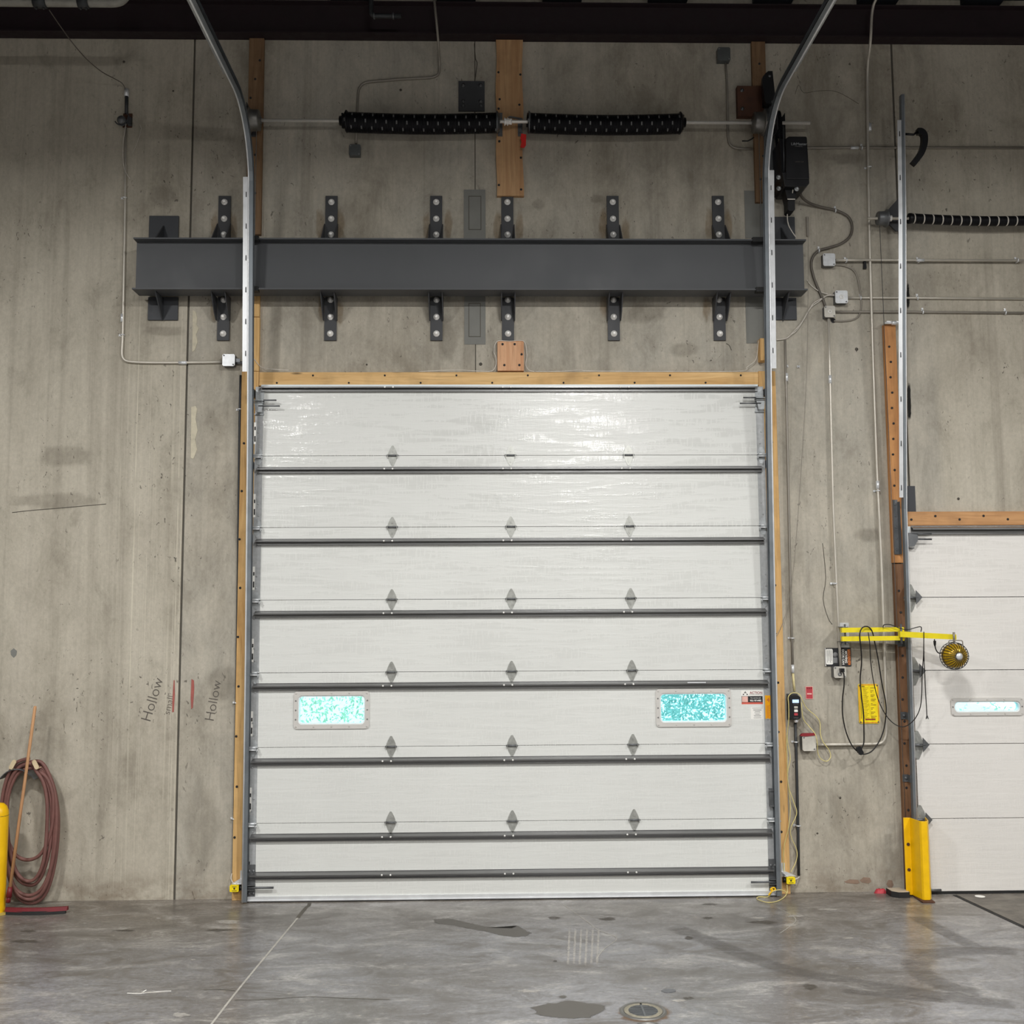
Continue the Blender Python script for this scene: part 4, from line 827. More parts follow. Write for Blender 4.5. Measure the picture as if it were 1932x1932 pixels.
q = MB(); x = U(1664, 418, -.14).x; q.tube([(x, -.085, z3-.03), (x+.02, -.09, .25)], .0025, 6); q.build('lift_cable', M['galvd'], None, 'thin lift cable running down past the orange jamb', 'cable')
# drawbar on top of the orange jamb
a, b, c, d = BX(1670, 1698, 607, 610.5, -.1); q = MB(); q.cyl((a, -.09, (c+d)/2), (b+.02, -.09, (c+d)/2), .009, 10); p = U(1687, 606, -.1); q.lathe([(0, -.02), (.018, -.018), (.018, .018), (0, .02)], (p.x, -.09, (c+d)/2), 'x', 10); q.box(a+.02, b, -.085, -.02, d+.004, d+.01); q.build('tie_rod', M['galvb'], None, 'short bright steel rod clamped over the top of the orange jamb', 'rod')
# ================================================================== CONDUITS, BOXES, WIRING
def pipe(name, label, pts, r, mt, Y=None, fil=.12, cat='conduit', group=None, straps=(), couplings=(), spl=False):
    Y = -(r+.004) if Y is None else Y
    P = [U(p[0], p[1], p[2] if len(p) > 2 else Y) for p in pts]
    P = smooth(P, 8) if spl else fillet(P, fil, 7)
    q = MB(); q.tube(P, r, 10); o = q.build(name, M[mt], None, label, cat, group)
    for a, b, v in straps:                            # v=1: pipe runs vertically
        p = U(a, b, Y); q = MB()
        if v: q.box(p.x-r-.022, p.x+r+.002, -.006, -.001, p.z-.009, p.z+.009); q.tube([(p.x-r-.002, -.002, p.z), (p.x-r-.003, Y-r*.7, p.z), (p.x, Y-r-.003, p.z), (p.x+r+.003, Y-r*.7, p.z), (p.x+r+.003, -.002, p.z)], .006, 5); q.bolt(p.x-r-.014, -.006, p.z, .005, .003)
        else: q.tube([(p.x, -.002, p.z-r-.002), (p.x, Y-r*.7, p.z-r-.003), (p.x, Y-r-.003, p.z), (p.x, Y-r*.7, p.z+r+.003), (p.x, -.002, p.z+r+.003)], .006, 5); q.box(p.x-.008, p.x+.008, -.006, -.001, p.z+r, p.z+r+.03); q.bolt(p.x, -.006, p.z+r+.02, .005, .003)
        q.build('pipe_strap', M['galvb'], o)
    for a, b, v in couplings:
        p = U(a, b, Y); q = MB(); d_ = Vector((0, 0, .035)) if v else Vector((.035, 0, 0)); q.cyl(p-d_, p+d_, r*1.28, 12); q.build('coupling', M['galvb'], o)
    return o
def jbox(name, label, a, b, c, d, dep, mt='box', cover=True, cat='junction box', group=None, knob=False):
    x0, x1, z0, z1 = BX(a, b, c, d, -dep); q = MB(); q.box(x0+.003, x1-.003, -dep+.008, -.001, z0+.003, z1-.003); o = q.build(name, M['boxd' if mt == 'boxd' else 'galvd'], None, label, cat, group, None, .002)
    q = MB(); q.box(x0, x1, -dep, -dep+.008, z0, z1, .010); k = q.build('cover', M[mt], o)
    for u, v in ((.12, .12), (.88, .88)): q = MB(); q.bolt(x0+(x1-x0)*u, -dep, z0+(z1-z0)*(1-v if u < .5 else 1-v), .004, .002); q.build('screw', M['inkm'], k)
    if knob: q = MB(); q.lathe([(.010, -.003), (.018, -.003), (.018, 0), (.010, 0)], ((x0+x1)/2, -dep, (z0+z1)/2), 'y', 16); q.build('knockout', M['white'], k)
    return o
pipe('conduit', 'long slim conduit dropping and bending across to the box beside the hose side track', [(237, 240), (236, 400), (233, 560), (231.5, 640), (229, 680), (257, 684), (330, 684.5), (420, 683)], .0115, 'conduit', None, .22, straps=[(235, 373, 1), (231, 632, 1)], couplings=[(230.5, 600, 1), (345, 684.3, 0)])
jbox('junction_box', 'square zinc box at the end of the long bent conduit', 419.5, 443, 668, 690.5, .07)
q = MB(); a, b, c, d = BX(443, 453, 672, 690, -.05); q.box(a-.002, b, -.052, -.046, (c+d)/2-.01, (c+d)/2+.02); q.cyl((a, -.03, c+.03), (b+.02, -.03, c+.03), .014, 10); q.build('cable_connector', M['galvd'], None, 'short cable connector between the zinc box and the track', 'connector')
pipe('conduit', 'short black conduit stub above the broken wall sensor', [(239, 172), (238.5, 215)], .016, 'darkpipe', couplings=[(239, 175, 1)])
# broken sensor at its foot
p = U(235, 227, -.05); t = T('wall_sensor', 'small broken grey sensor box with loose parts high above the hose', 'sensor', p)
a, b, c, d = BX(219, 249, 214, 240, -.012); q = MB(); q.box(a+.06, b, -.012, -.001, c, d); q.build('base', M['rusty'], t)
a, b, c, d = BX(222, 236, 219, 233, -.07); q = MB(); q.lathe([(0, -.035), (.025, -.033), (.038, -.015), (.040, .03), (.03, .04)], ((a+b)/2, -.06, (c+d)/2), 'y', 14); q.build('lens', M['galvd'], t)
q = MB(); q.tube(smooth([U(x, y, -.06) for x, y in ((217, 229), (222, 234), (232, 236), (238, 230), (243, 219), (239, 214))], 4), .006, 6); q.box(U(240, 220, -.06).x, U(247, 220, -.06).x, -.06, -.02, U(240, 234, -.06).z, U(240, 220, -.06).z); q.build('bracket', M['greyd'], t)
pipe('loose_wire', 'thin pale wire dangling below the broken wall sensor', [(238, 232), (236, 245), (232.5, 270), (232, 300), (236, 322), (245, 337)], .0035, 'wire', -.04, cat='wire', spl=True)
pipe('loose_wire', 'short curled pale wire on the wall beside the sensor conduit', [(264, 235), (266, 245), (258, 272), (250, 289)], .0025, 'wire', -.02, cat='wire', spl=True)
pipe('loose_wire', 'thin brown wire sagging from the roof pipe down to the sensor conduit', [(238, 170, -.03), (230, 157, -.06), (215, 148, -.12), (190, 134, -.25), (160, 108, -.45), (130, 72, -.7), (93, 19, -1.0)], .004, 'flex', cat='wire', spl=True)
pipe('conduit', 'thin bent conduit coming down from the roof and running behind the first spring', [(819, -6, -.30), (827, 78, -.2), (829.5, 120), (828, 146), (760, 149), (677, 156), (674, 200), (672, 271)], .011, 'conduitd', None, .10)
jbox('junction_box', 'small dark square box just below the first black spring', 658.5, 680, 272, 293, .06, 'boxd')
jbox('junction_box', 'small dark grey box hanging high beside the brown plank', 1354, 1378, 89, 114, .07, 'boxd')
pipe('conduit', 'dull conduit dropping from the small high box and turning behind the brown plank', [(1369, 118), (1372, 160), (1373, 240), (1374, 270), (1385, 280), (1420, 281.5)], .010, 'conduitd', None, .14)
pipe('conduit', 'straight upper conduit running from behind the motor past the dock door track', [(1490, 279), (1525, 279), (1600, 278.5), (1932, 279)], .011, 'conduitd', couplings=[(1612, 279, 0)], straps=[(1626, 279, 0)])
pipe('conduit', 'very long conduit dropping from the roof and sweeping round under the yellow sign', [(1656, -8, -.30), (1645, 15, -.24), (1642.5, 84, -.22), (1636, 125), (1637, 260), (1641, 480), (1648, 700), (1655, 900), (1663, 1060), (1667, 1180), (1672, 1340), (1672, 1402), (1640, 1404), (1539, 1405)], .0125, 'conduit', -.030, .26, straps=[(1640, 315, 1), (1657, 926, 1)], couplings=[(1641, 240, 1), (1656, 915, 1)])
jbox('junction_box', 'zinc box uppermost of the three beside the end of the steel beam', 1553, 1576, 478, 501.5, .07)
jbox('junction_box', 'zinc box with a round knockout between the two other zinc boxes', 1576, 1599.5, 548, 572, .07, knob=True)
jbox('junction_box', 'zinc box lowest of the three with a conduit leaving its underside', 1555.5, 1576, 577, 598.5, .07, 'outlet', knob=True)
pipe('conduit', 'horizontal conduit leaving the uppermost zinc box toward the dock door', [(1576, 491), (1640, 490.5), (1932, 491.5)], .0105, 'conduit', -.045, straps=[(1597, 491, 0), (1734, 491, 0), (1920, 491, 0)], couplings=[(1736, 491, 0)])
pipe('conduit', 'horizontal conduit leaving the zinc box with the round knockout', [(1599, 562), (1700, 562), (1932, 564)], .0105, 'conduit', straps=[(1624, 562, 0), (1731, 562.5, 0)])
pipe('conduit', 'horizontal conduit leaving the lowest zinc box just above the orange jamb', [(1576, 588.5), (1700, 588.5), (1932, 590.5)], .0105, 'conduitd', straps=[(1741, 589, 0), (1897, 590, 0)])
pipe('conduit', 'vertical conduit from the lowest zinc box down to the black cord outlet', [(1563, 598), (1566, 720), (1572, 960), (1579, 1120), (1586, 1262)], .0115, 'conduit', -.034, straps=[(1575.5, 1101, 1)], couplings=[(1566, 716, 1)])
pipe('flex_conduit', 'grey flexible conduit looping from the black motor to the lowest zinc box', [(1509, 360, -.2), (1513, 372, -.12), (1527, 383, -.05), (1550, 391), (1577, 397), (1599, 408), (1607.5, 425), (1604, 445), (1588, 459), (1565, 467), (1545, 473), (1534, 484), (1530.5, 500), (1535, 522), (1545, 548), (1553, 566), (1557, 578)], .012, 'flex', None, cat='flexible conduit', spl=True, straps=[(1576, 397, 0), (1545, 473, 0)])
pipe('flex_conduit', 'thin grey flexible conduit curling below the uppermost zinc box', [(1574, 500), (1590, 501), (1608, 508), (1617, 522), (1622, 545), (1625, 575), (1621, 594), (1610, 603), (1590, 606), (1573, 605.5)], .007, 'conduitd', None, cat='flexible conduit', spl=True)
q = MB(); p = U(1572, 605, 0); q.lathe([(0, -.003), (.018, -.003), (.022, -.001)], p, 'y', 14); q.build('wall_hole', M['ink'], wall)
for a, b in ((1632, 496),):                            # small black hook under the conduit crossing
    p = U(a, b, -.03); q = MB(); q.prism([(p.x-.008, p.z+.03), (p.x+.01, p.z+.035), (p.x+.014, p.z-.05), (p.x-.012, p.z-.05)], -.03, -.002); q.build('wall_clip', M['black'], None, 'small black clip on the wall under the uppermost horizontal conduit', 'clip')
wr = [(1577, 556, -.04), (1566, 556), (1556, 560), (1545, 566), (1534, 573), (1525, 587), (1512, 609), (1497, 626), (1484, 638), (1465, 641)]
pipe('control_wire', 'white wire sagging from the knockout box to the curved track', wr, .0045, 'wire', -.02, cat='wire', spl=True)
pipe('control_wire', 'second white wire strand sagging beside the first toward the track', [(1577, 558, -.04), (1560, 558), (1546, 568), (1530, 580), (1517, 602), (1504, 622), (1492, 632), (1484, 638)], .004, 'wire', -.022, cat='wire', spl=True)
pipe('control_wire', 'white wire emerging from the end of the steel beam', [(1522, 528), (1530, 538), (1540, 546), (1549, 551), (1562, 555)], .004, 'wire', -.02, cat='wire', spl=True)
pipe('control_wire', 'white wire hanging from the motor down onto the steel beam', [(1496, 358, -.3), (1494, 370, -.26), (1487, 384, -.24), (1485.5, 410, -.22), (1488, 425, -.22), (1495, 438, -.22), (1502, 448, -.22)], .004, 'wire', cat='wire', spl=True)
pipe('control_wire', 'thin white wire running along the header and over its hose side end', [(470, 672), (480, 678), (486, 686), (496, 694), (515, 696.5), (545, 698.5)], .003, 'wire', -.05, cat='wire', spl=True)
pipe('control_wire', 'thin white wire looping round the small square timber block', [(790, 701), (860, 698), (900, 700), (927, 700), (935, 690), (936, 675), (932, 664), (934, 650), (941, 643), (962, 643.5), (984, 642.5), (992, 650), (994, 672), (992, 688), (998, 698), (1008, 701)], .003, 'wire', -.050, cat='wire', spl=True)
pipe('control_wire', 'thin white wire along the header between the block and the motor side', [(1010, 701), (1060, 700.5), (1095, 698), (1120, 700), (1300, 701), (1398, 700), (1410, 692), (1425, 680), (1429, 665), (1431, 645), (1436, 638)], .003, 'wire', -.050, cat='wire', spl=True)
pipe('hanging_chain', 'thin chain hanging slanted from the motor down to the side jamb', [(1525, 410, -.15), (1524.5, 560, -.13), (1522, 700, -.12), (1513, 860, -.10), (1500, 1040, -.08), (1491, 1115, -.07), (1485, 1150, -.06), (1475, 1180, -.06), (1465, 1200, -.06)], .0022, 'conduitd', cat='chain', spl=True)
p = U(1524.5, 425, -.02); q = MB(); q.box(p.x-.012, p.x+.008, -.02, -.001, U(1524, 447, 0).z, U(1524, 410, 0).z); q.build('wall_channel', M['conduitd'], None, 'short dull metal channel screwed on the wall just beyond the beam end', 'channel')
for a in ((1484, 691), (1506, 692)): p = U(*a, 0); q = MB(); q.box(p.x-.012, p.x+.012, -.01, -.001, p.z-.010, p.z+.010); q.bolt(p.x, -.01, p.z, .006, .006); q.build('pipe_clip', M['galvb'], None, 'small bright empty clip on the wall, '+('touching the dark conduit' if a[0] < 1490 else 'a hand off the dark conduit'), 'clip')
# push button station run
pipe('conduit', 'dark vertical conduit above the push button station', [(1481, 642), (1484, 760), (1488, 960), (1492, 1140), (1495.5, 1258)], .0115, 'conduitd', -.03, straps=[(1495, 1204, 1)], couplings=[(1484, 712, 1), (1495.5, 1262, 1)])
pipe('conduit', 'short cream wrapped length of pipe on top of the push button station', [(1496, 1270), (1499, 1304)], .010, 'cord', -.03)
pipe('conduit', 'dark conduit running from the push button station down to the floor sensor', [(1500.5, 1362), (1503, 1450), (1505.5, 1560), (1507, 1652)], .0125, 'darkpipe', -.028, straps=[(1502, 1400, 1), (1506, 1558, 1)])
pipe('conduit', 'thin black pipe clipped beside the hose side jamb down to its sensor', [(454.3, 708), (452.5, 780), (449, 1100), (446.5, 1300), (443, 1500), (440.5, 1650)], .0115, 'darkpipe', -.026, straps=[(452, 772, 1), (445.5, 1326, 1), (441.5, 1545, 1)])
t = T('control_station', 'black push button station with a lit screen and three buttons', 'control panel', U(1500, 1362, -.05)); Yc = -.085
a, b, c, d = BX(1489, 1511, 1312, 1357.5, Yc); q = MB(); q.box(a, b, Yc, -.012, c, d, .018); q.build('housing', M['black'], t, bev=.003)
q = MB(); q.box(a+.003, b-.003, -.012, -.002, c-.008, d+.008); q.build('back_plate', M['greyd'], t)
x0, x1, z0, z1 = BX(1495, 1507, 1320, 1326, Yc); q = MB(); q.box(x0, x1, Yc-.002, Yc, z0, z1); q.build('screen', M['screen'], t)
p = U(1501.5, 1328.5, Yc); text('STATUS', .012, p.x, Yc-.001, p.z, M['inkm'], t)
for y, mt in ((1334.5, 'outlet'), (1341, 'white'), (1347.5, 'signred')): x0, x1, z0, z1 = BX(1498.2, 1505, y-2.3, y+2.3, Yc); q = MB(); q.box(x0, x1, Yc-.004, Yc, z0, z1, .003); o = q.build('button', M[mt], t); tag(o, {1334.5: 'grey open button', 1341: 'white close button', 1347.5: 'red stop button'}[y])
p = U(1502, 1354.3, Yc); text('LiftMaster', .010, p.x, Yc-.001, p.z, M['inkm'], t)
p = U(1502, 1360, -.05); q = MB(); q.lathe([(.0, .014), (.018, .014), (.02, 0), (.014, -.014), (0, -.014)], p, 'z', 12); q.build('pipe_fitting', M['galvb'], t)
# red and grey switch box low on the wall
jbox('switch_box', 'grey metal box with a torn dark red top strip', 1514, 1539.5, 1388, 1417, .09, 'outlet', cat='electrical box')
a, b, c, d = BX(1510, 1538.5, 1383.5, 1388.5, -.095); q = MB(); q.prism([(a, c), (a+.012, d-.004), (a+.03, d), (b, d), (b, c+.004), (b-.04, c), (a+.04, c-.004)], -.097, -.07); q.build('torn_strip', M['maroon'], None, 'torn dark red strip lying along the top of the grey metal box', 'strip')
# small faded red sign, black sign, yellow sign
def sign(name, label, a, b, c, d, mt, Y=-.006, t_=.004, r=.0):
    x0, x1, z0, z1 = BX(a, b, c, d, Y); q = MB(); q.prism(rrect(x0, x1, z0, z1, r) if r else [(x0, z0), (x1, z0), (x1, z1), (x0, z1)], Y, Y+t_); return q.build(name, M[mt], None, label, 'sign'), x0, x1, z0, z1
sg, x0, x1, z0, z1 = sign('wall_sign', 'tiny faded red sign beside the push button station', 1520, 1534, 1295, 1319, 'signred'); w_ = x1-x0; h_ = z1-z0
q = MB(); q.ring([(x0, z0), (x1, z0), (x1, z1), (x0, z1)], [(x0+.004, z0+.004), (x1-.004, z0+.004), (x1-.004, z1-.004), (x0+.004, z1-.004)], -.0068, -.006); q.box(x0+.012, x1-.012, -.0066, -.006, z0+h_*.36, z0+h_*.47)
q.build('printed_border', M['salmon'], sg); q = MB()
for k in range(3): q.box(x0+w_*(.14+.27*k), x0+w_*(.32+.27*k), -.0068, -.006, z0+h_*.78, z0+h_*.92)
q.build('printed_mark', M['maroon'], sg)
sg, x0, x1, z0, z1 = sign('warning_sign', 'black, white and orange warning sign turned sideways behind the outlet conduit', 1556.5, 1606, 1222.5, 1257, 'ink', -.010, .006); w_ = x1-x0; h_ = z1-z0
q = MB(); q.prism(rrect(x0+w_*.04, x0+w_*.30, z0+h_*.10, z1-h_*.05, .01), -.0108, -.010); wl = q.build('white_panel', M['white'], sg)
for k in range(4): q = MB(); q.box(x0+w_*(.085+.05*k), x0+w_*(.10+.05*k), -.0114, -.0108, z0+h_*(.2+.1*(k % 2)), z1-h_*.12); q.build('lettering', M['inkm'], wl)
q = MB(); q.box(x0, x0+.008, -.0108, -.010, z0, z1); q.build('pale_edge', M['frame'], sg)
q = MB(); q.box(x1-w_*.13, x1-w_*.03, -.0108, -.010, z0+h_*.06, z1-h_*.08); q.build('orange_stripe', M['orangeink'], sg)
text('WARNING', .030, x1-w_*.08, -.0112, (z0+z1)/2, M['ink'], sg, -math.pi/2); text('MOVING', .026, x1-w_*.20, -.0105, (z0+z1)/2, M['white'], sg, -math.pi/2, bold=.0008); text('DOOR CAN', .024, x1-w_*.31, -.0105, (z0+z1)/2, M['white'], sg, -math.pi/2, bold=.0008); text('cause injury', .018, x1-w_*.41, -.0105, (z0+z1)/2, M['inkm'], sg, -math.pi/2)
q = MB(); xm = x0+w_*.40; zm = (z0+z1)/2; q.lathe([(0, -.0006), (.022, -.0006), (.022, 0)], (xm, -.0102, zm+.02), 'y', 14); q.box(xm-.02, xm+.016, -.0108, -.010, zm-.05, zm-.004); q.build('pictogram', M['inkm'], sg)
sg, x0, x1, z0, z1 = sign('instruction_sign', 'yellow rounded instruction sign full of fine print behind the black cord', 1620, 1658.5, 1290.5, 1365, 'signy', -.008, .006, .016); w_ = x1-x0; h_ = z1-z0
q = MB(); O = rrect(x0+.004, x1-.004, z0+.004, z1-.004, .014); I = rrect(x0+.010, x1-.010, z0+.010, z1-.010, .012); q.ring(O, I, -.0086, -.008)
q.build('printed_border', M['orangeink'], sg); q = MB()
for k in range(22):
    z = z1-h_*(.10+.036*k)
    q.box(x0+w_*.22, x0+w_*(.50-.05*(k % 3)), -.0086, -.008, z-.0016, z+.0016)
    if k % 3 != 1: q.box(x0+w_*.60, x0+w_*(.86-.06*(k % 4)), -.0086, -.008, z-.0028, z+.0028)
q.box(x0+w_*.10, x0+w_*.13, -.0086, -.008, z0+h_*.12, z0+h_*.75); q.box(x0+w_*.18, x0+w_*.32, -.0086, -.008, z1-h_*.075, z1-h_*.05)
q.build('lettering', simple('olive_ink', (150, 120, 16), .7), sg)
q = MB(); q.box(x0+w_*.30, x0+w_*.80, -.0088, -.008, z0+h_*.085, z0+h_*.12); q.build('red_bar', M['maroon'], sg)
for u in (x0+.012, x1-.012):
    for v in (z0+.012, z1-.012): q = MB(); q.bolt(u, -.008, v, .004, .003); q.build('screw', M['galvd'], sg)
# outlet box with plug
o = jbox('outlet_box', 'grey outlet box with the black cord plugged in, under the sideways sign', 1573.5, 1596.5, 1257.5, 1279, .085, 'outlet', cat='outlet')
p = U(1586.5, 1263.5, -.085); q = MB(); q.box(p.x-.014, p.x+.018, -.125, -.0855, p.z-.018, p.z+.012); pl = q.build('cord_plug', M['black'], None, 'black plug pushed into the grey outlet box', 'plug')
p = U(1584.5, 1272, -.085); q = MB(); q.lathe([(.006, -.003), (.017, -.003), (.017, 0)], p, 'y', 14); q.build('socket', M['inkm'], o)
# ================================================================== DOCK LIGHT
Ya = -.22
t = T('dock_light', 'yellow swing arm dock light with a caged round head over the dock door', 'dock light', U(1596, 1225, -.03))
a, b, c, d = BX(1584.5, 1602, 1175, 1221.5, -.012); q = MB(); q.box(a, b, -.012, -.001, c, d)
for zz in (d-.035, c+.035): q.bolt(a+.02, -.012, zz, .008, .006); q.bolt(b-.02, -.012, zz, .008, .006)
q.build('wall_bracket', M['box'], t)
xh = U(1590, 1198, -.1).x; zu, zl_ = U(1640, 1189, -.22).z, U(1640, 1205.5, -.22).z
q = MB(); q.box(xh-.02, xh+.03, -.16, -.012, zl_-.03, zl_-.024); q.box(xh-.02, xh+.03, -.16, -.012, zu+.022, zu+.028); q.cyl((xh+.01, -.13, zl_-.05), (xh+.01, -.13, zu+.05), .008, 8); q.build('pivot', M['galvd'], t)
q = MB(); L0, L1 = U(1589.5, 1197, -.18), U(1703, 1195, -.22); e = .020
for zc in (zu, zl_):
    q.add([(L0.x, -.17, zc-e), (L1.x, -.24, zc-e*.9+.006), (L1.x, -.20, zc-e*.9+.006), (L0.x, -.13, zc-e), (L0.x, -.17, zc+e), (L1.x, -.24, zc+e*.9+.006), (L1.x, -.20, zc+e*.9+.006), (L0.x, -.13, zc+e)], [(0, 3, 2, 1), (4, 5, 6, 7), (0, 1, 5, 4), (1, 2, 6, 5), (2, 3, 7, 6), (3, 0, 4, 7)])
q.box(L1.x-.012, L1.x+.004, -.245, -.20, zl_-.015, zu+.02); q.build('inner_arm', M['yellowarm'], t)
A, B = U(1698.5, 1196.5, -.27), U(1804.5, 1202, -.45); e0, e1 = .024, .021
q = MB(); q.add([(A.x, A.y, A.z-e0), (B.x, B.y, B.z-e1), (B.x, B.y+.045, B.z-e1), (A.x, A.y+.05, A.z-e0), (A.x, A.y, A.z+e0), (B.x, B.y, B.z+e1), (B.x, B.y+.045, B.z+e1), (A.x, A.y+.05, A.z+e0)], [(0, 3, 2, 1), (4, 5, 6, 7), (0, 1, 5, 4), (1, 2, 6, 5), (2, 3, 7, 6), (3, 0, 4, 7)]); q.build('outer_arm', M['yellowarm'], t)
q = MB(); q.cyl((A.x+.018, A.y+.025, zl_-.04), (A.x+.018, A.y+.025, zu+.05), .009, 8); q.build('pivot_pin', M['galvd'], t)
hp = U(1801.5, 1237.5, -.46); hd_ = T('lamp', None, None, hp) ; 
bpy.data.objects.remove(hd_)
Hr = .104
q = MB(); yb = hp.y
q.lathe([(.030, -.075), (.055, -.070), (.085, -.045), (.098, -.01), (.100, .03), (.094, .034)], hp, 'y', 32); lamp = q.build('lamp_head', M['lampy'], t)
q = MB(); q.lathe([(0, -.088), (.026, -.087), (.032, -.075), (.032, -.06)], hp, 'y', 16); q.build('lamp_boss', M['box'], lamp)
q = MB()
for k in range(26):
    a_ = 2*math.pi*k/26; pr = [(.030, -.092), (.060, -.084), (.090, -.058), (.107, -.012), (.109, .035)]
    q.tube([(hp.x+r_*math.cos(a_), hp.y+h_, hp.z+r_*math.sin(a_)) for r_, h_ in pr], .0028, 5)
for r_, h_ in ((.109, .035), (.107, -.012)): q.tube([(hp.x+r_*math.cos(2*math.pi*k/28), hp.y+h_, hp.z+r_*math.sin(2*math.pi*k/28)) for k in range(28)], .003, 5, closed=True)
q.build('wire_cage', M['black'], lamp)
q = MB(); zt_ = B.z-.026; q.tube(fillet([(hp.x-.055, hp.y-.03, hp.z+.07), (hp.x-.06, hp.y-.03, zt_), (hp.x+.055, hp.y-.03, zt_), (hp.x+.055, hp.y-.03, hp.z+.08)], .015, 3), .0045, 6); q.cyl((hp.x, hp.y, zt_-.012), (hp.x, hp.y, zt_+.066), .010, 8); q.build('yoke', M['conduitd'], t)
q = MB(); q.tube(smooth([U(a, b, -.42) for a, b in ((1763, 1206), (1764, 1217), (1766, 1226), (1771, 1232), (1778, 1231), (1786, 1226))], 5), .005, 6); p = U(1763.5, 1209, -.42); q.lathe([(.012, 0), (.010, -.03), (.005, -.045)], p, 'z', 8); q.build('lamp_cord', M['bcord'], t)
q = MB(); q.tube(smooth([U(a, b, c) for a, b, c in ((1666, 1184, -.24), (1668, 1179, -.25), (1680, 1178.5, -.26), (1697, 1185, -.27), (1712, 1188, -.29), (1728, 1184, -.31), (1736, 1182.5, -.32), (1738.5, 1185, -.32), (1737.5, 1192, -.32))], 6), .0042, 6); q.build('arm_cord', M['bcord'], t)
pipe('power_cord', 'black power cord looping low below the yellow arms', [(1587, 1264, -.14), (1592, 1272, -.14), (1592.5, 1292, -.13), (1589.5, 1320, -.12), (1590, 1350, -.12), (1596, 1380, -.12), (1606, 1404, -.12), (1618, 1418, -.12), (1630, 1423, -.12), (1645, 1417, -.12), (1658, 1400, -.12), (1667, 1378, -.12), (1671.5, 1350, -.12), (1671, 1325, -.13), (1664, 1290, -.14), (1657, 1245, -.17), (1651, 1215, -.17), (1646, 1193, -.20), (1640, 1184, -.22), (1632, 1182, -.23), (1625, 1187, -.24), (1622, 1200, -.24), (1624.5, 1225, -.22), (1625.5, 1250, -.19), (1623, 1280, -.15), (1625, 1310, -.14), (1629, 1345, -.13), (1630, 1380, -.12), (1629.5, 1402, -.12), (1624, 1414, -.12), (1618, 1420, -.13)], .0052, 'bcord', cat='cord', spl=True)
pipe('lamp_lead', 'thinner black lead sagging from the arm across the brown jamb to the door', [(1638, 1193, -.2), (1641, 1215, -.2), (1643, 1250, -.19), (1648, 1285, -.16), (1657, 1320, -.14), (1670, 1347, -.14), (1685, 1364, -.15), (1700, 1371, -.18), (1713, 1368, -.2), (1727, 1355, -.22), (1736, 1335, -.24), (1739, 1310, -.28), (1740, 1270, -.33), (1742.5, 1235, -.36), (1743, 1192, -.38)], .0040, 'bcord', cat='cord', spl=True)
pipe('lamp_lead', 'short black lead hanging from the outer arm with a bare end', [(1743, 1192, -.385), (1743, 1225, -.38), (1744, 1255, -.36), (1746, 1300, -.34), (1748, 1335, -.34), (1749, 1356, -.34)], .0038, 'bcord', cat='cord', spl=True)
p = U(1749, 1352, -.34); q = MB(); q.tube(smooth([(p.x-.01, -.34, p.z-.02), (p.x, -.34, p.z+.01), (p.x+.012, -.34, p.z-.02)], 4), .003, 5); q.build('cord_hook', M['galvd'], None, 'tiny wire hook at the bare end of the hanging lead', 'hook')
p = U(1622, 1416, -.135); q = MB(); q.X = Matrix.Translation(p) @ Matrix.Rotation(math.radians(-25), 4, 'Y'); q.box(-.02, .02, -.015, .01, -.035, .035, .008); q.build('plug_connector', M['black'], None, 'black plug connector at the bottom of the cord loop', 'plug')
p = U(1700, 1212, -.075); q = MB(); q.box(p.x-.045, p.x+.04, -.08, -.0565, p.z-.018, p.z+.02); q.bolt(p.x-.01, -.08, p.z, .008, .006); q.build('jamb_bracket', M['galvd'], None, 'dull steel bracket on the brown jamb under the yellow arms', 'bracket')
# ================================================================== YELLOW CORDS AND PHOTO SENSORS
pipe('pull_rope', 'pale yellow cord looped over the station and hanging beside the jamb', [(1486, 1655, -.09), (1479, 1640, -.07), (1479, 1600, -.06), (1488, 1560, -.06), (1491, 1520, -.06), (1486, 1470, -.06), (1485, 1430, -.06), (1484, 1395, -.07), (1488, 1360, -.09), (1488, 1330, -.1), (1487, 1316, -.1), (1492, 1309, -.1), (1500, 1307, -.1), (1509, 1311, -.1), (1514, 1322, -.09), (1522, 1336, -.05), (1540, 1352, -.05), (1547, 1364, -.05), (1548, 1385, -.05), (1553, 1400, -.05), (1564, 1415, -.05), (1567, 1428, -.05), (1560, 1436, -.05), (1549, 1432, -.05), (1543, 1420, -.06), (1542, 1402, -.10), (1538, 1385, -.10), (1526, 1370, -.06), (1516, 1357, -.07), (1513, 1340, -.09), (1512, 1325, -.10)], .0036, 'ycord', cat='cord', spl=True)
pipe('pull_rope', 'second pale yellow cord curving wide beside the dark floor conduit', [(1492, 1645, -.08), (1500, 1630, -.05), (1504, 1615, -.05), (1502, 1600, -.05), (1493, 1580, -.06), (1492, 1562, -.07), (1503, 1535, -.07), (1497, 1512, -.07), (1488, 1485, -.07), (1486, 1458, -.07), (1491, 1430, -.06), (1486, 1400, -.07), (1485, 1385, -.08)], .0033, 'ycord', cat='cord', spl=True)
F0 = lambda a, b, z=.006: UF(a, b, z)
P = [U(1485, 1670, -.11), U(1485, 1684, -.12), F0(1478, 1694), F0(1464, 1701), F0(1448, 1702.5), F0(1432, 1698), F0(1428, 1694), F0(1434, 1692), F0(1450, 1691.5)]+[U(1458, 1682, -.16), U(1470, 1679, -.16), U(1480, 1681, -.15), U(1484, 1686, -.14)]
q = MB(); q.tube(smooth(P, 7), .0038, 6); q.build('pull_rope', M['ycord'], None, 'pale yellow cord lying in a loop on the floor at the tall door corner', 'cord')
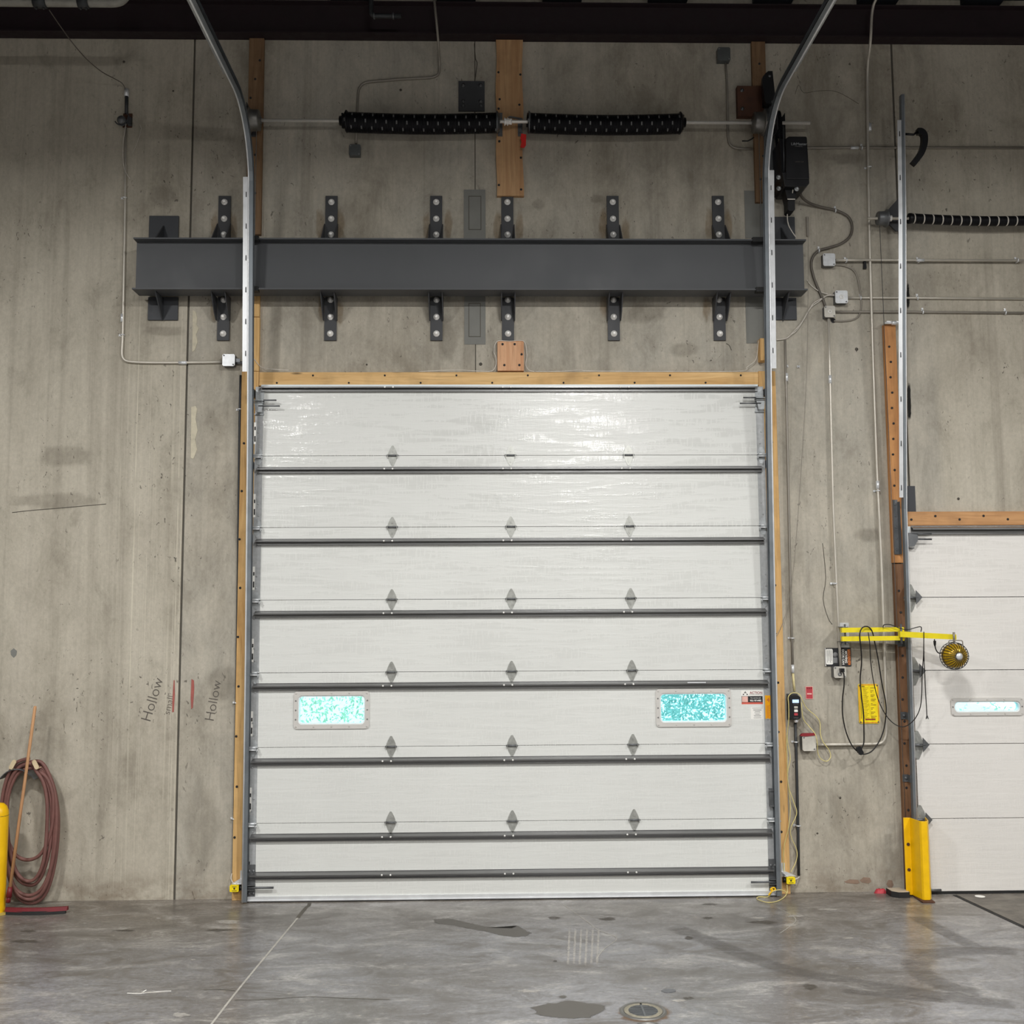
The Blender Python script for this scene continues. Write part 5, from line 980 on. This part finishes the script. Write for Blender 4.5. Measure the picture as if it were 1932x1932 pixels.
P = [U(a, b, -.155) for a, b in ((1454, 1677), (1459, 1674.5), (1463, 1677), (1460, 1681), (1455, 1680), (1454, 1677), (1458, 1679), (1453, 1685), (1450, 1689))]; q = MB(); q.tube(smooth(P, 5), .006, 6); q.build('rope_knot', M['yellow'], None, 'bright yellow knot tied round the bottom roller rod', 'cord')
def sensor(label, cx, cy_, s, Y=-.11):
    p = U(cx, cy_, Y); t = T('photo_eye', label, 'safety sensor', p, 'door safety sensors')
    q = MB(); q.box(p.x-.038, p.x+.036, Y, Y+.05, p.z-.027, p.z+.027, .006); q.build('housing', M['yellow' if 0 else 'signy'], t)
    q = MB(); q.box(p.x-.018, p.x+.018, Y-.0008, Y, p.z+.012, p.z+.016); q.box(p.x-.02, p.x+.02, Y-.0008, Y, p.z-.02, p.z-.016); q.lathe([(0, -.001), (.008, -.001), (.008, 0)], (p.x, Y, p.z), 'y', 10); q.build('lettering', M['ink'], t)
    q = MB(); sx = p.x+s*.038; q.lathe([(0, -.022*s*-1*-1), (.02, -.01*s), (.022, .0)], (sx, Y+.025, p.z-.002), 'x', 12); q.cyl((sx-.002*s, Y+.025, p.z), (sx+.022*s, Y+.025, p.z), .021, 12); q.build('lens', M['black'], t)
    q = MB(); q.box(p.x-.02, p.x+s*.07+.02, Y+.01, Y+.045, p.z+.029, p.z+.034); q.box(p.x+s*.05-.016, p.x+s*.05+.016, Y+.05, -.0445, p.z+.02, p.z+.13)
    q.prism([(p.x-.03, p.z+.03), (p.x+.05*1, p.z+.03), (p.x+s*.05+.02, p.z+.065), (p.x+s*.05-.02, p.z+.065)], Y+.02, Y+.05); q.build('bracket', M['galvb'], t)
    return p
p1 = sensor('yellow safety sensor at the foot of the hose side jamb', 442, 1676.5, 1)
p2 = sensor('yellow safety sensor at the foot of the jamb below the push button station', 1492.5, 1661.5, -1)
pipe('sensor_wire', 'white wire curling into the sensor at the hose side jamb', [(437.5, 1648, -.05), (436, 1656, -.07), (438, 1663, -.09), (443, 1667, -.09), (450, 1664, -.09), (455, 1661, -.08)], .004, 'wire', cat='wire', spl=True)
pipe('sensor_wire', 'short white wire joining the dark floor conduit to its sensor', [(1508, 1654, -.03), (1505, 1657, -.06), (1499, 1659, -.09)], .0055, 'wire', cat='wire', spl=True)
# ================================================================== HOSE, SQUEEGEE, BOLLARD
q = MB(); P = []
loops = [(55, 1430, 1690, 2, 107, -.16), (57, 1437, 1705, 6, 110, -.13), (58, 1444, 1670, 10, 97, -.10), (55, 1450, 1663, 13, 90, -.15), (57, 1440, 1698, 8, 104, -.17), (52, 1447, 1622, 5, 101, -.12)]
for k, (cx, yt, yb_, xl, xr, Yh) in enumerate(loops):
    for j in range(16):
        a_ = math.pi/2+2*math.pi*j/16; c_, s_2 = math.cos(a_), math.sin(a_); cyy = yt+(yb_-yt)*.42
        px = cx + (abs(c_)**.85)*(1 if c_ > 0 else -1)*((xr-cx) if c_ > 0 else (cx-xl)); 
        py = cyy - s_2*(cyy-yt) if s_2 > 0 else cyy - s_2*(yb_-cyy)
        f = j/16; nx = loops[(k+1) % len(loops)]; Yy = Yh*(1-f)+nx[5]*f
        P.append(U(px+random.uniform(-.8, .8), py+random.uniform(-1, 1), Yy))
q.tube(smooth(P, 5), .0145, 10); q.build('rubber_hose', M['hose'], None, 'dull red rubber hose hung in long coils on the wall', 'hose')
t = T('hose_hanger', 'curved metal hose hanger with two tan hooks', 'hose hanger', U(45, 1452, -.02))
q = MB(); P = [U(a, b, -.04) for a, b in ((13, 1464), (28, 1450), (46, 1445), (62, 1449), (80, 1463))]; Q = smooth(P, 5)
vs = []
for p in Q: vs += [(p.x, -.19, p.z-.002), (p.x, -.004, p.z-.002), (p.x, -.004, p.z-.010), (p.x, -.19, p.z-.010)]
q.add(vs, [(i*4+k, i*4+(k+1) % 4, i*4+4+(k+1) % 4, i*4+4+k) for i in range(len(Q)-1) for k in range(4)]+[(3, 2, 1, 0), tuple((len(Q)-1)*4+k for k in range(4))]); q.build('saddle', M['galvd'], t)
for a, b, s in ((24, 1442.5, 1), (67, 1442.5, -1)):
    p = U(a, b, -.2); q = MB(); q.X = Matrix.Translation(p) @ Matrix.Rotation(math.radians(-28*s*-1), 4, 'Y'); q.box(-.017, .017, -.006, .004, -.040, .040, .010); q.box(-.015, .015, .0, .04, -.040, -.034); q.build('hook', M['tan'], t)
t0 = U(66.5, 1332, -.215); t1 = U(17, 1690, -.34)
t = T('floor_squeegee', 'wooden handled squeegee with a dark red head leaning on the hose', 'squeegee', (t1.x, t1.y, 0))
q = MB(); q.tube([t0, t0+(t1-t0)*.01, t0+(t1-t0)*.5, t1], [.009, .0125, .0125, .0125], 10); q.build('handle', M['handle'], t)
q = MB(); q.tube([t1+(t0-t1)*.045, t1-(t0-t1)*.008], [.017, .024], 10); q.tube([t1-(t0-t1)*.0, t1-(t0-t1)*.035-Vector((0, 0, 0))], .018, 8); q.build('socket', M['redsq'], t)
h0, h1 = UF(11, 1712, .05), UF(128, 1710, .05); h0.y = max(h0.y, -.46); h1.y = max(h1.y, -.42)
q = MB(); 
def bar(q, a, b, w_, z0, z1, bend=0):
    n = 10; vs = []
    for i in range(n+1):
        u = i/n; x = a.x+(b.x-a.x)*u; y = a.y+(b.y-a.y)*u+bend*math.sin(math.pi*u)
        vs += [(x, y-w_, z0), (x, y+w_, z0), (x, y+w_*.6, z1), (x, y-w_*.6, z1)]
    q.add(vs, [(i*4+k, i*4+4+k, i*4+4+(k+1) % 4, i*4+(k+1) % 4) for i in range(n) for k in range(4)]+[(0, 1, 2, 3), tuple(n*4+k for k in (3, 2, 1, 0))])
bar(q, h0, h1, .020, .022, .050, -.03); q.build('head', M['redsq'], t)
q = MB(); bar(q, h0+Vector((.01, -.012, 0)), h1+Vector((-.01, -.012, 0)), .012, .001, .028, -.03); q.build('rubber_blade', M['rubber'], t)
pb = UF(0, 1726, 0); rb = .078; pe = U(13.2, 1620, pb.y+.06); xb_ = pe.x-rb; yb_ = pb.y+.05
t = T('bollard', 'yellow round topped steel bollard beside the squeegee', 'bollard', (xb_, yb_, 0)); zt_ = U(0, 1514, yb_).z
q = MB(); q.lathe([(rb, .0), (rb, zt_-.09), (rb*.97, zt_-.065), (rb*.8, zt_-.03), (rb*.5, zt_-.008), (0, zt_)], (xb_, yb_, 0), 'z', 32); q.build('post', M['yellow'], t)
q = MB(); q.tube([(xb_+(rb+.001)*math.cos(i/16*math.pi*2), yb_+(rb+.001)*math.sin(i/16*math.pi*2), zt_-.10) for i in range(16)], .0015, 4, closed=True); q.build('seam', M['ink'], t)
q = MB(); q.lathe([(0, .012), (rb+.035, .012), (rb+.045, .001)], (xb_, yb_, 0), 'z', 24); q.build('base_collar', simple('dirty_yellow', (168, 146, 70), .8, 0, .3), t)
# ================================================================== YELLOW TRACK GUARD
b0, b1 = UF(1712, 1690, 0), UF(1757, 1697, 0)
zg = U(1738, 1549, -.3).z
X = lambda px, Y, py=1620: U(px, py, Y).x
pl_ = [(X(1707.5, -.16), -.16), (X(1719, -.16), -.16), (X(1737, -.30), -.30), (X(1741, -.315), -.315), (X(1752, -.315), -.315), (X(1754.5, -.28), -.28), (X(1750, -.16), -.16)]
t = T('track_guard', 'bright yellow bent steel guard standing at the foot of the dock door track', 'guard', ((pl_[0][0]+pl_[4][0])/2, -.22, 0))
def thick(pl, th):
    out = []; n = len(pl)
    for i, (x, y) in enumerate(pl):
        a = pl[max(0, i-1)]; b = pl[min(n-1, i+1)]; l = math.hypot(b[0]-a[0], b[1]-a[1]); out.append((x-(b[1]-a[1])/l*th, y+(b[0]-a[0])/l*th))
    return pl+out[::-1]
q = MB(); q.extz(thick(pl_, .008), .012, zg); q.build('post', M['yellow'], t, bev=.002)
for y in (1593, 1641): p = U(1713.5 if y < 1600 else 1715, y, -.161); q = MB(); q.bolt(p.x, -.161, p.z, .008, .004); q.build('bolt', M['rusty'], t)
q = MB(); q.box(pl_[1][0], pl_[4][0]+.02, -.36, -.17, .001, .011); q.build('base_plate', M['rusty'], t)
# rubber pad, rag and white disc on the floor
c0 = UF(1700, 1692, 0); q = MB(); q.extz([(c0.x-.085, c0.y+.10), (c0.x-.08, c0.y-.0), (c0.x-.03, c0.y-.04), (c0.x+.06, c0.y-.035), (c0.x+.07, c0.y+.02), (c0.x+.03, c0.y+.11)], .001, .045)
o = q.build('rubber_pad', M['rubber'], None, 'small black rubber pad on the floor against the yellow guard', 'pad'); q = MB(); q.extz([(c0.x-.08, c0.y+.095), (c0.x-.075, c0.y+.002), (c0.x-.028, c0.y-.036), (c0.x+.057, c0.y-.031), (c0.x+.065, c0.y+.02), (c0.x+.028, c0.y+.105)], .045, .047); q.build('worn_top', M['beige'], o)
c0 = UF(1665, 1683, 0.02); q = MB(); 
me_ = [(math.cos(a*.63)*(.05+.012*math.sin(a*3)), math.sin(a*.63)*(.022+.006*math.cos(a*2))) for a in range(10)]
q.add([(c0.x, -.05, .035)]+[(c0.x+x*.6, -.05+y*.6, .028+.01*(i % 2)) for i, (x, y) in enumerate(me_)]+[(c0.x+x, -.05+y, .001) for x, y in me_], [(0, 1+i, 1+(i+1) % 10) for i in range(10)]+[(1+i, 11+i, 11+(i+1) % 10, 1+(i+1) % 10) for i in range(10)], True); q.build('red_rag', M['signred'], None, 'small crumpled red rag on the floor against the wall', 'rag')
c0 = UF(1849, 1692.5, 0); q = MB(); q.lathe([(0, .009), (.034, .008), (.040, .0065)], (c0.x, c0.y, 0), 'z', 20); q.build('white_disc', M['white'], None, 'flat white disc lying on the dock plate under the door', 'disc')
# dock leveller
L = [UF(1803, 1690), UF(1932, 1750), UF(2000, 1781)]; dr = (L[1]-L[0]); 
k0 = L[0]; k1 = L[0]+dr*((-2.4-L[0].y)/dr.y); dx_ = (k1-k0)
yk = -.14; k0 = Vector((L[0].x+dr.x*((yk-L[0].y)/dr.y), yk, 0))
q = MB(); q.extz([(k0.x+.012, k0.y), (k1.x+.012, k1.y), (k1.x+2.2, k1.y), (k0.x+2.2, k0.y)], .0012, .006)
tm = NT('tread_plate_raised'); vo = tm.n.new('ShaderNodeTexChecker'); 
wv = tm.mp((22, 30, 1), (0, 0, 0), (0, 0, .78)); tm.lk(wv, vo.inputs[0]); vo.inputs['Scale'].default_value = 1
tm.bump(vo.outputs['Fac'], .5, .004); tn = tm.noise(tm.mp((5, 8, 1)), 1, 6, .7)
M['tread'] = tm.fin(tm.mix(tm.mr(tn, .35, .65), lin((92, 86, 80)), lin((134, 128, 118))), .5, .35)
lev = q.build('dock_leveler', M['tread'], None, 'dark diamond tread steel plate set in the floor before the dock door', 'dock plate')
q = MB(); n_ = Vector((dx_.y, -dx_.x, 0)).normalized()*.022
q.extz([(k0.x-.016, k0.y), (k1.x-.016, k1.y), (k1.x+.014, k1.y), (k0.x+.014, k0.y)], .0008, .003); q.build('pit_gap', M['rubber'], floor)
# floor drains
def drain(name, label, cx, cy_, rad, grate, cat):
    c = UF(cx, cy_); t = T(name, label, cat, (c.x, c.y, 0))
    q = MB(); q.lathe([(rad*.84, .002), (rad*.90, .008), (rad*.97, .009), (rad, .005), (rad*1.04, .001)], (c.x, c.y, 0), 'z', 40); q.build('rim', M['cast'], t)
    q = MB(); q.lathe([(0, .0015), (rad*.86, .0015)], (c.x, c.y, 0), 'z', 40); q.build('well', M['ink'], t)
    if grate:
        q = MB(); q.lathe([(rad*.64, .006), (rad*.68, .008), (rad*.82, .008), (rad*.84, .005)], (c.x, c.y, 0), 'z', 40); q.build('grate_ring', simple('dirty_cast_iron', (150, 144, 128), .7, .3, .25, 40), t)
        q = MB()
        for k in range(-4, 5):
            yy = k*rad*.145; hw = math.sqrt(max(0, (rad*.66)**2-yy*yy)); q.box(c.x-hw, c.x+hw, c.y+yy-.005, c.y+yy+.005, .002, .0065)
        q.box(c.x-.006, c.x+.006, c.y-rad*.66, c.y+rad*.8, .0065, .008); q.build('grate', M['galvd'], t)
    return c
dc = drain('floor_drain', 'round floor drain with a barred grate near the bottom of the view', 1213.5, 1908.5, .135, True, 'drain')
drain('pipe_cleanout', 'open round pipe collar in the floor touching the barred drain', 1225, 1942, .090, False, 'drain')
floorpatch('rust_halo', [(dc.x, 0)]*0 or E_(1216, 1912, 56, 22, 24, .1), 'rustst', .0009, .75)
# roof pipe and plumbing
Yp = -1.0; p = U(0, 3, Yp); zP = p.z
t = T('roof_pipe', 'pale grey pipe with black clamps running under the roof above the hose', 'pipe', p)
xe = U(215, 5, Yp).x
q = MB(); q.tube(fillet([(-6.5, Yp, zP), (xe+.10, Yp, zP), (xe+.10, Yp, zP+.36)], .12, 8), .038, 16); q.build('tube', M['pvc'], t)
for a, b in ((64, 88), (148, 168)):
    x0, x1 = U(a, 5, Yp).x, U(b, 5, Yp).x; q = MB(); q.cyl((x0, Yp, zP), (x1, Yp, zP), .050, 16)
    for x in (x0+.02, x1-.02): q.cyl((x, Yp, zP-.062), (x, Yp, zP-.045), .008, 6)
    q.build('clamp', M['darkpipe'], t)
Yp2 = -.35; p = U(725, 32, Yp2); t = T('sprinkler_fitting', 'short dark elbow pipe fitting against the red steel beam', 'pipe', p)
A_, B_ = U(700, 30, Yp2), U(757, 34, Yp2); q = MB(); q.tube(fillet([(A_.x, Yp2, A_.z+.33), (A_.x, Yp2, A_.z), (B_.x, Yp2, A_.z)], .04, 6), .020, 12); q.build('elbow', M['darkpipe'], t)
for a in (706, 742): x = U(a, 34, Yp2).x; q = MB(); q.cyl((x-.006, Yp2, A_.z), (x+.006, Yp2, A_.z), .027, 12); q.build('collar', M['galvd'], t)
# ================================================================== OUTDOORS
q = MB(); q.box(-14, 18, .5, 40, -1.25, -1.2); q.build('outside_ground', M['outground'], None, 'pale paving beyond the doors', 'ground', None, 'structure')
q = MB(); random.seed(3)
def leaves(n, x0, x1, y0, y1, z0, z1, s, mt):
    q = MB()
    for _ in range(n):
        c = Vector((random.uniform(x0, x1), random.uniform(y0, y1), random.uniform(z0, z1))); a = Vector([random.gauss(0, 1) for _ in range(3)]).normalized(); b = a.orthogonal().normalized(); ss = s*random.uniform(.6, 1.4)
        q.add([c-a*ss, c-b*ss*.45, c+a*ss, c+b*ss*.45], [(0, 1, 2, 3)])
    return q
L1_ = leaves(15000, -3.6, .2, 2.5, 5.0, -.6, 2.2, .026, 'leafa'); L1_.build('shrub_foliage', M['leafa'], None, 'light green leaves seen through the window nearer the hose', 'foliage', None, 'stuff')
L2_ = leaves(24000, 1.2, 4.0, 2.5, 5.0, -.6, 2.2, .03, 'leafb'); L2_.build('shrub_foliage', M['leafb'], None, 'dense blue green leaves seen through the window nearer the stickers', 'foliage', None, 'stuff')
L3_ = leaves(4000, 4.3, 8.5, 3, 5.0, -.4, 2.2, .026, 'leafa'); L3_.build('shrub_foliage', M['leafa'], None, 'sparse leaves seen through the narrow dock door window', 'foliage', None, 'stuff')
# ================================================================== LIGHT
W = bpy.data.worlds.new('sky'); S.world = W; W.use_nodes = True; bg = W.node_tree.nodes['Background']; bg.inputs[0].default_value = (.80, .93, 1, 1); bg.inputs[1].default_value = 3.2
def bay_glare_lamp(x, y, p, sz=(1.25, .35), z=6.95):
    l = bpy.data.lights.new('bay_and_glare_light', 'AREA'); l.shape = 'RECTANGLE'; l.size = sz[0]; l.size_y = sz[1]; l.energy = p; l.color = (1.0, .99, .965)
    o = bpy.data.objects.new('bay_and_glare_light', l); COL.objects.link(o); o.location = (x, y, z); return o
for x in (-4.6, 1.2, 7.0): bay_glare_lamp(x, -5.6, 330, (.7, .3), 6.40)
for x in (-4.0, 1.9, 8.0): bay_glare_lamp(x, -11.5, 320, (.9, .4), 6.35)
for x in (-3.0, 2.6): bay_glare_lamp(x, -16.8, 40, (.9, .4), 6.7)
for x in (1.3, 3.0): bay_glare_lamp(x, -16.0, 80, (.6, .17), 6.3).rotation_euler = (math.radians(55), 0, 0)  # unseen rear pair, added and tilted to put glare on the tall door
S.view_settings.view_transform = 'Standard'; S.view_settings.look = 'None'; S.view_settings.gamma = 1; S.view_settings.exposure = 0; S.view_settings.use_curve_mapping = False
S.cycles.use_denoising = True; S.cycles.max_bounces = 8; S.cycles.sample_clamp_indirect = 6
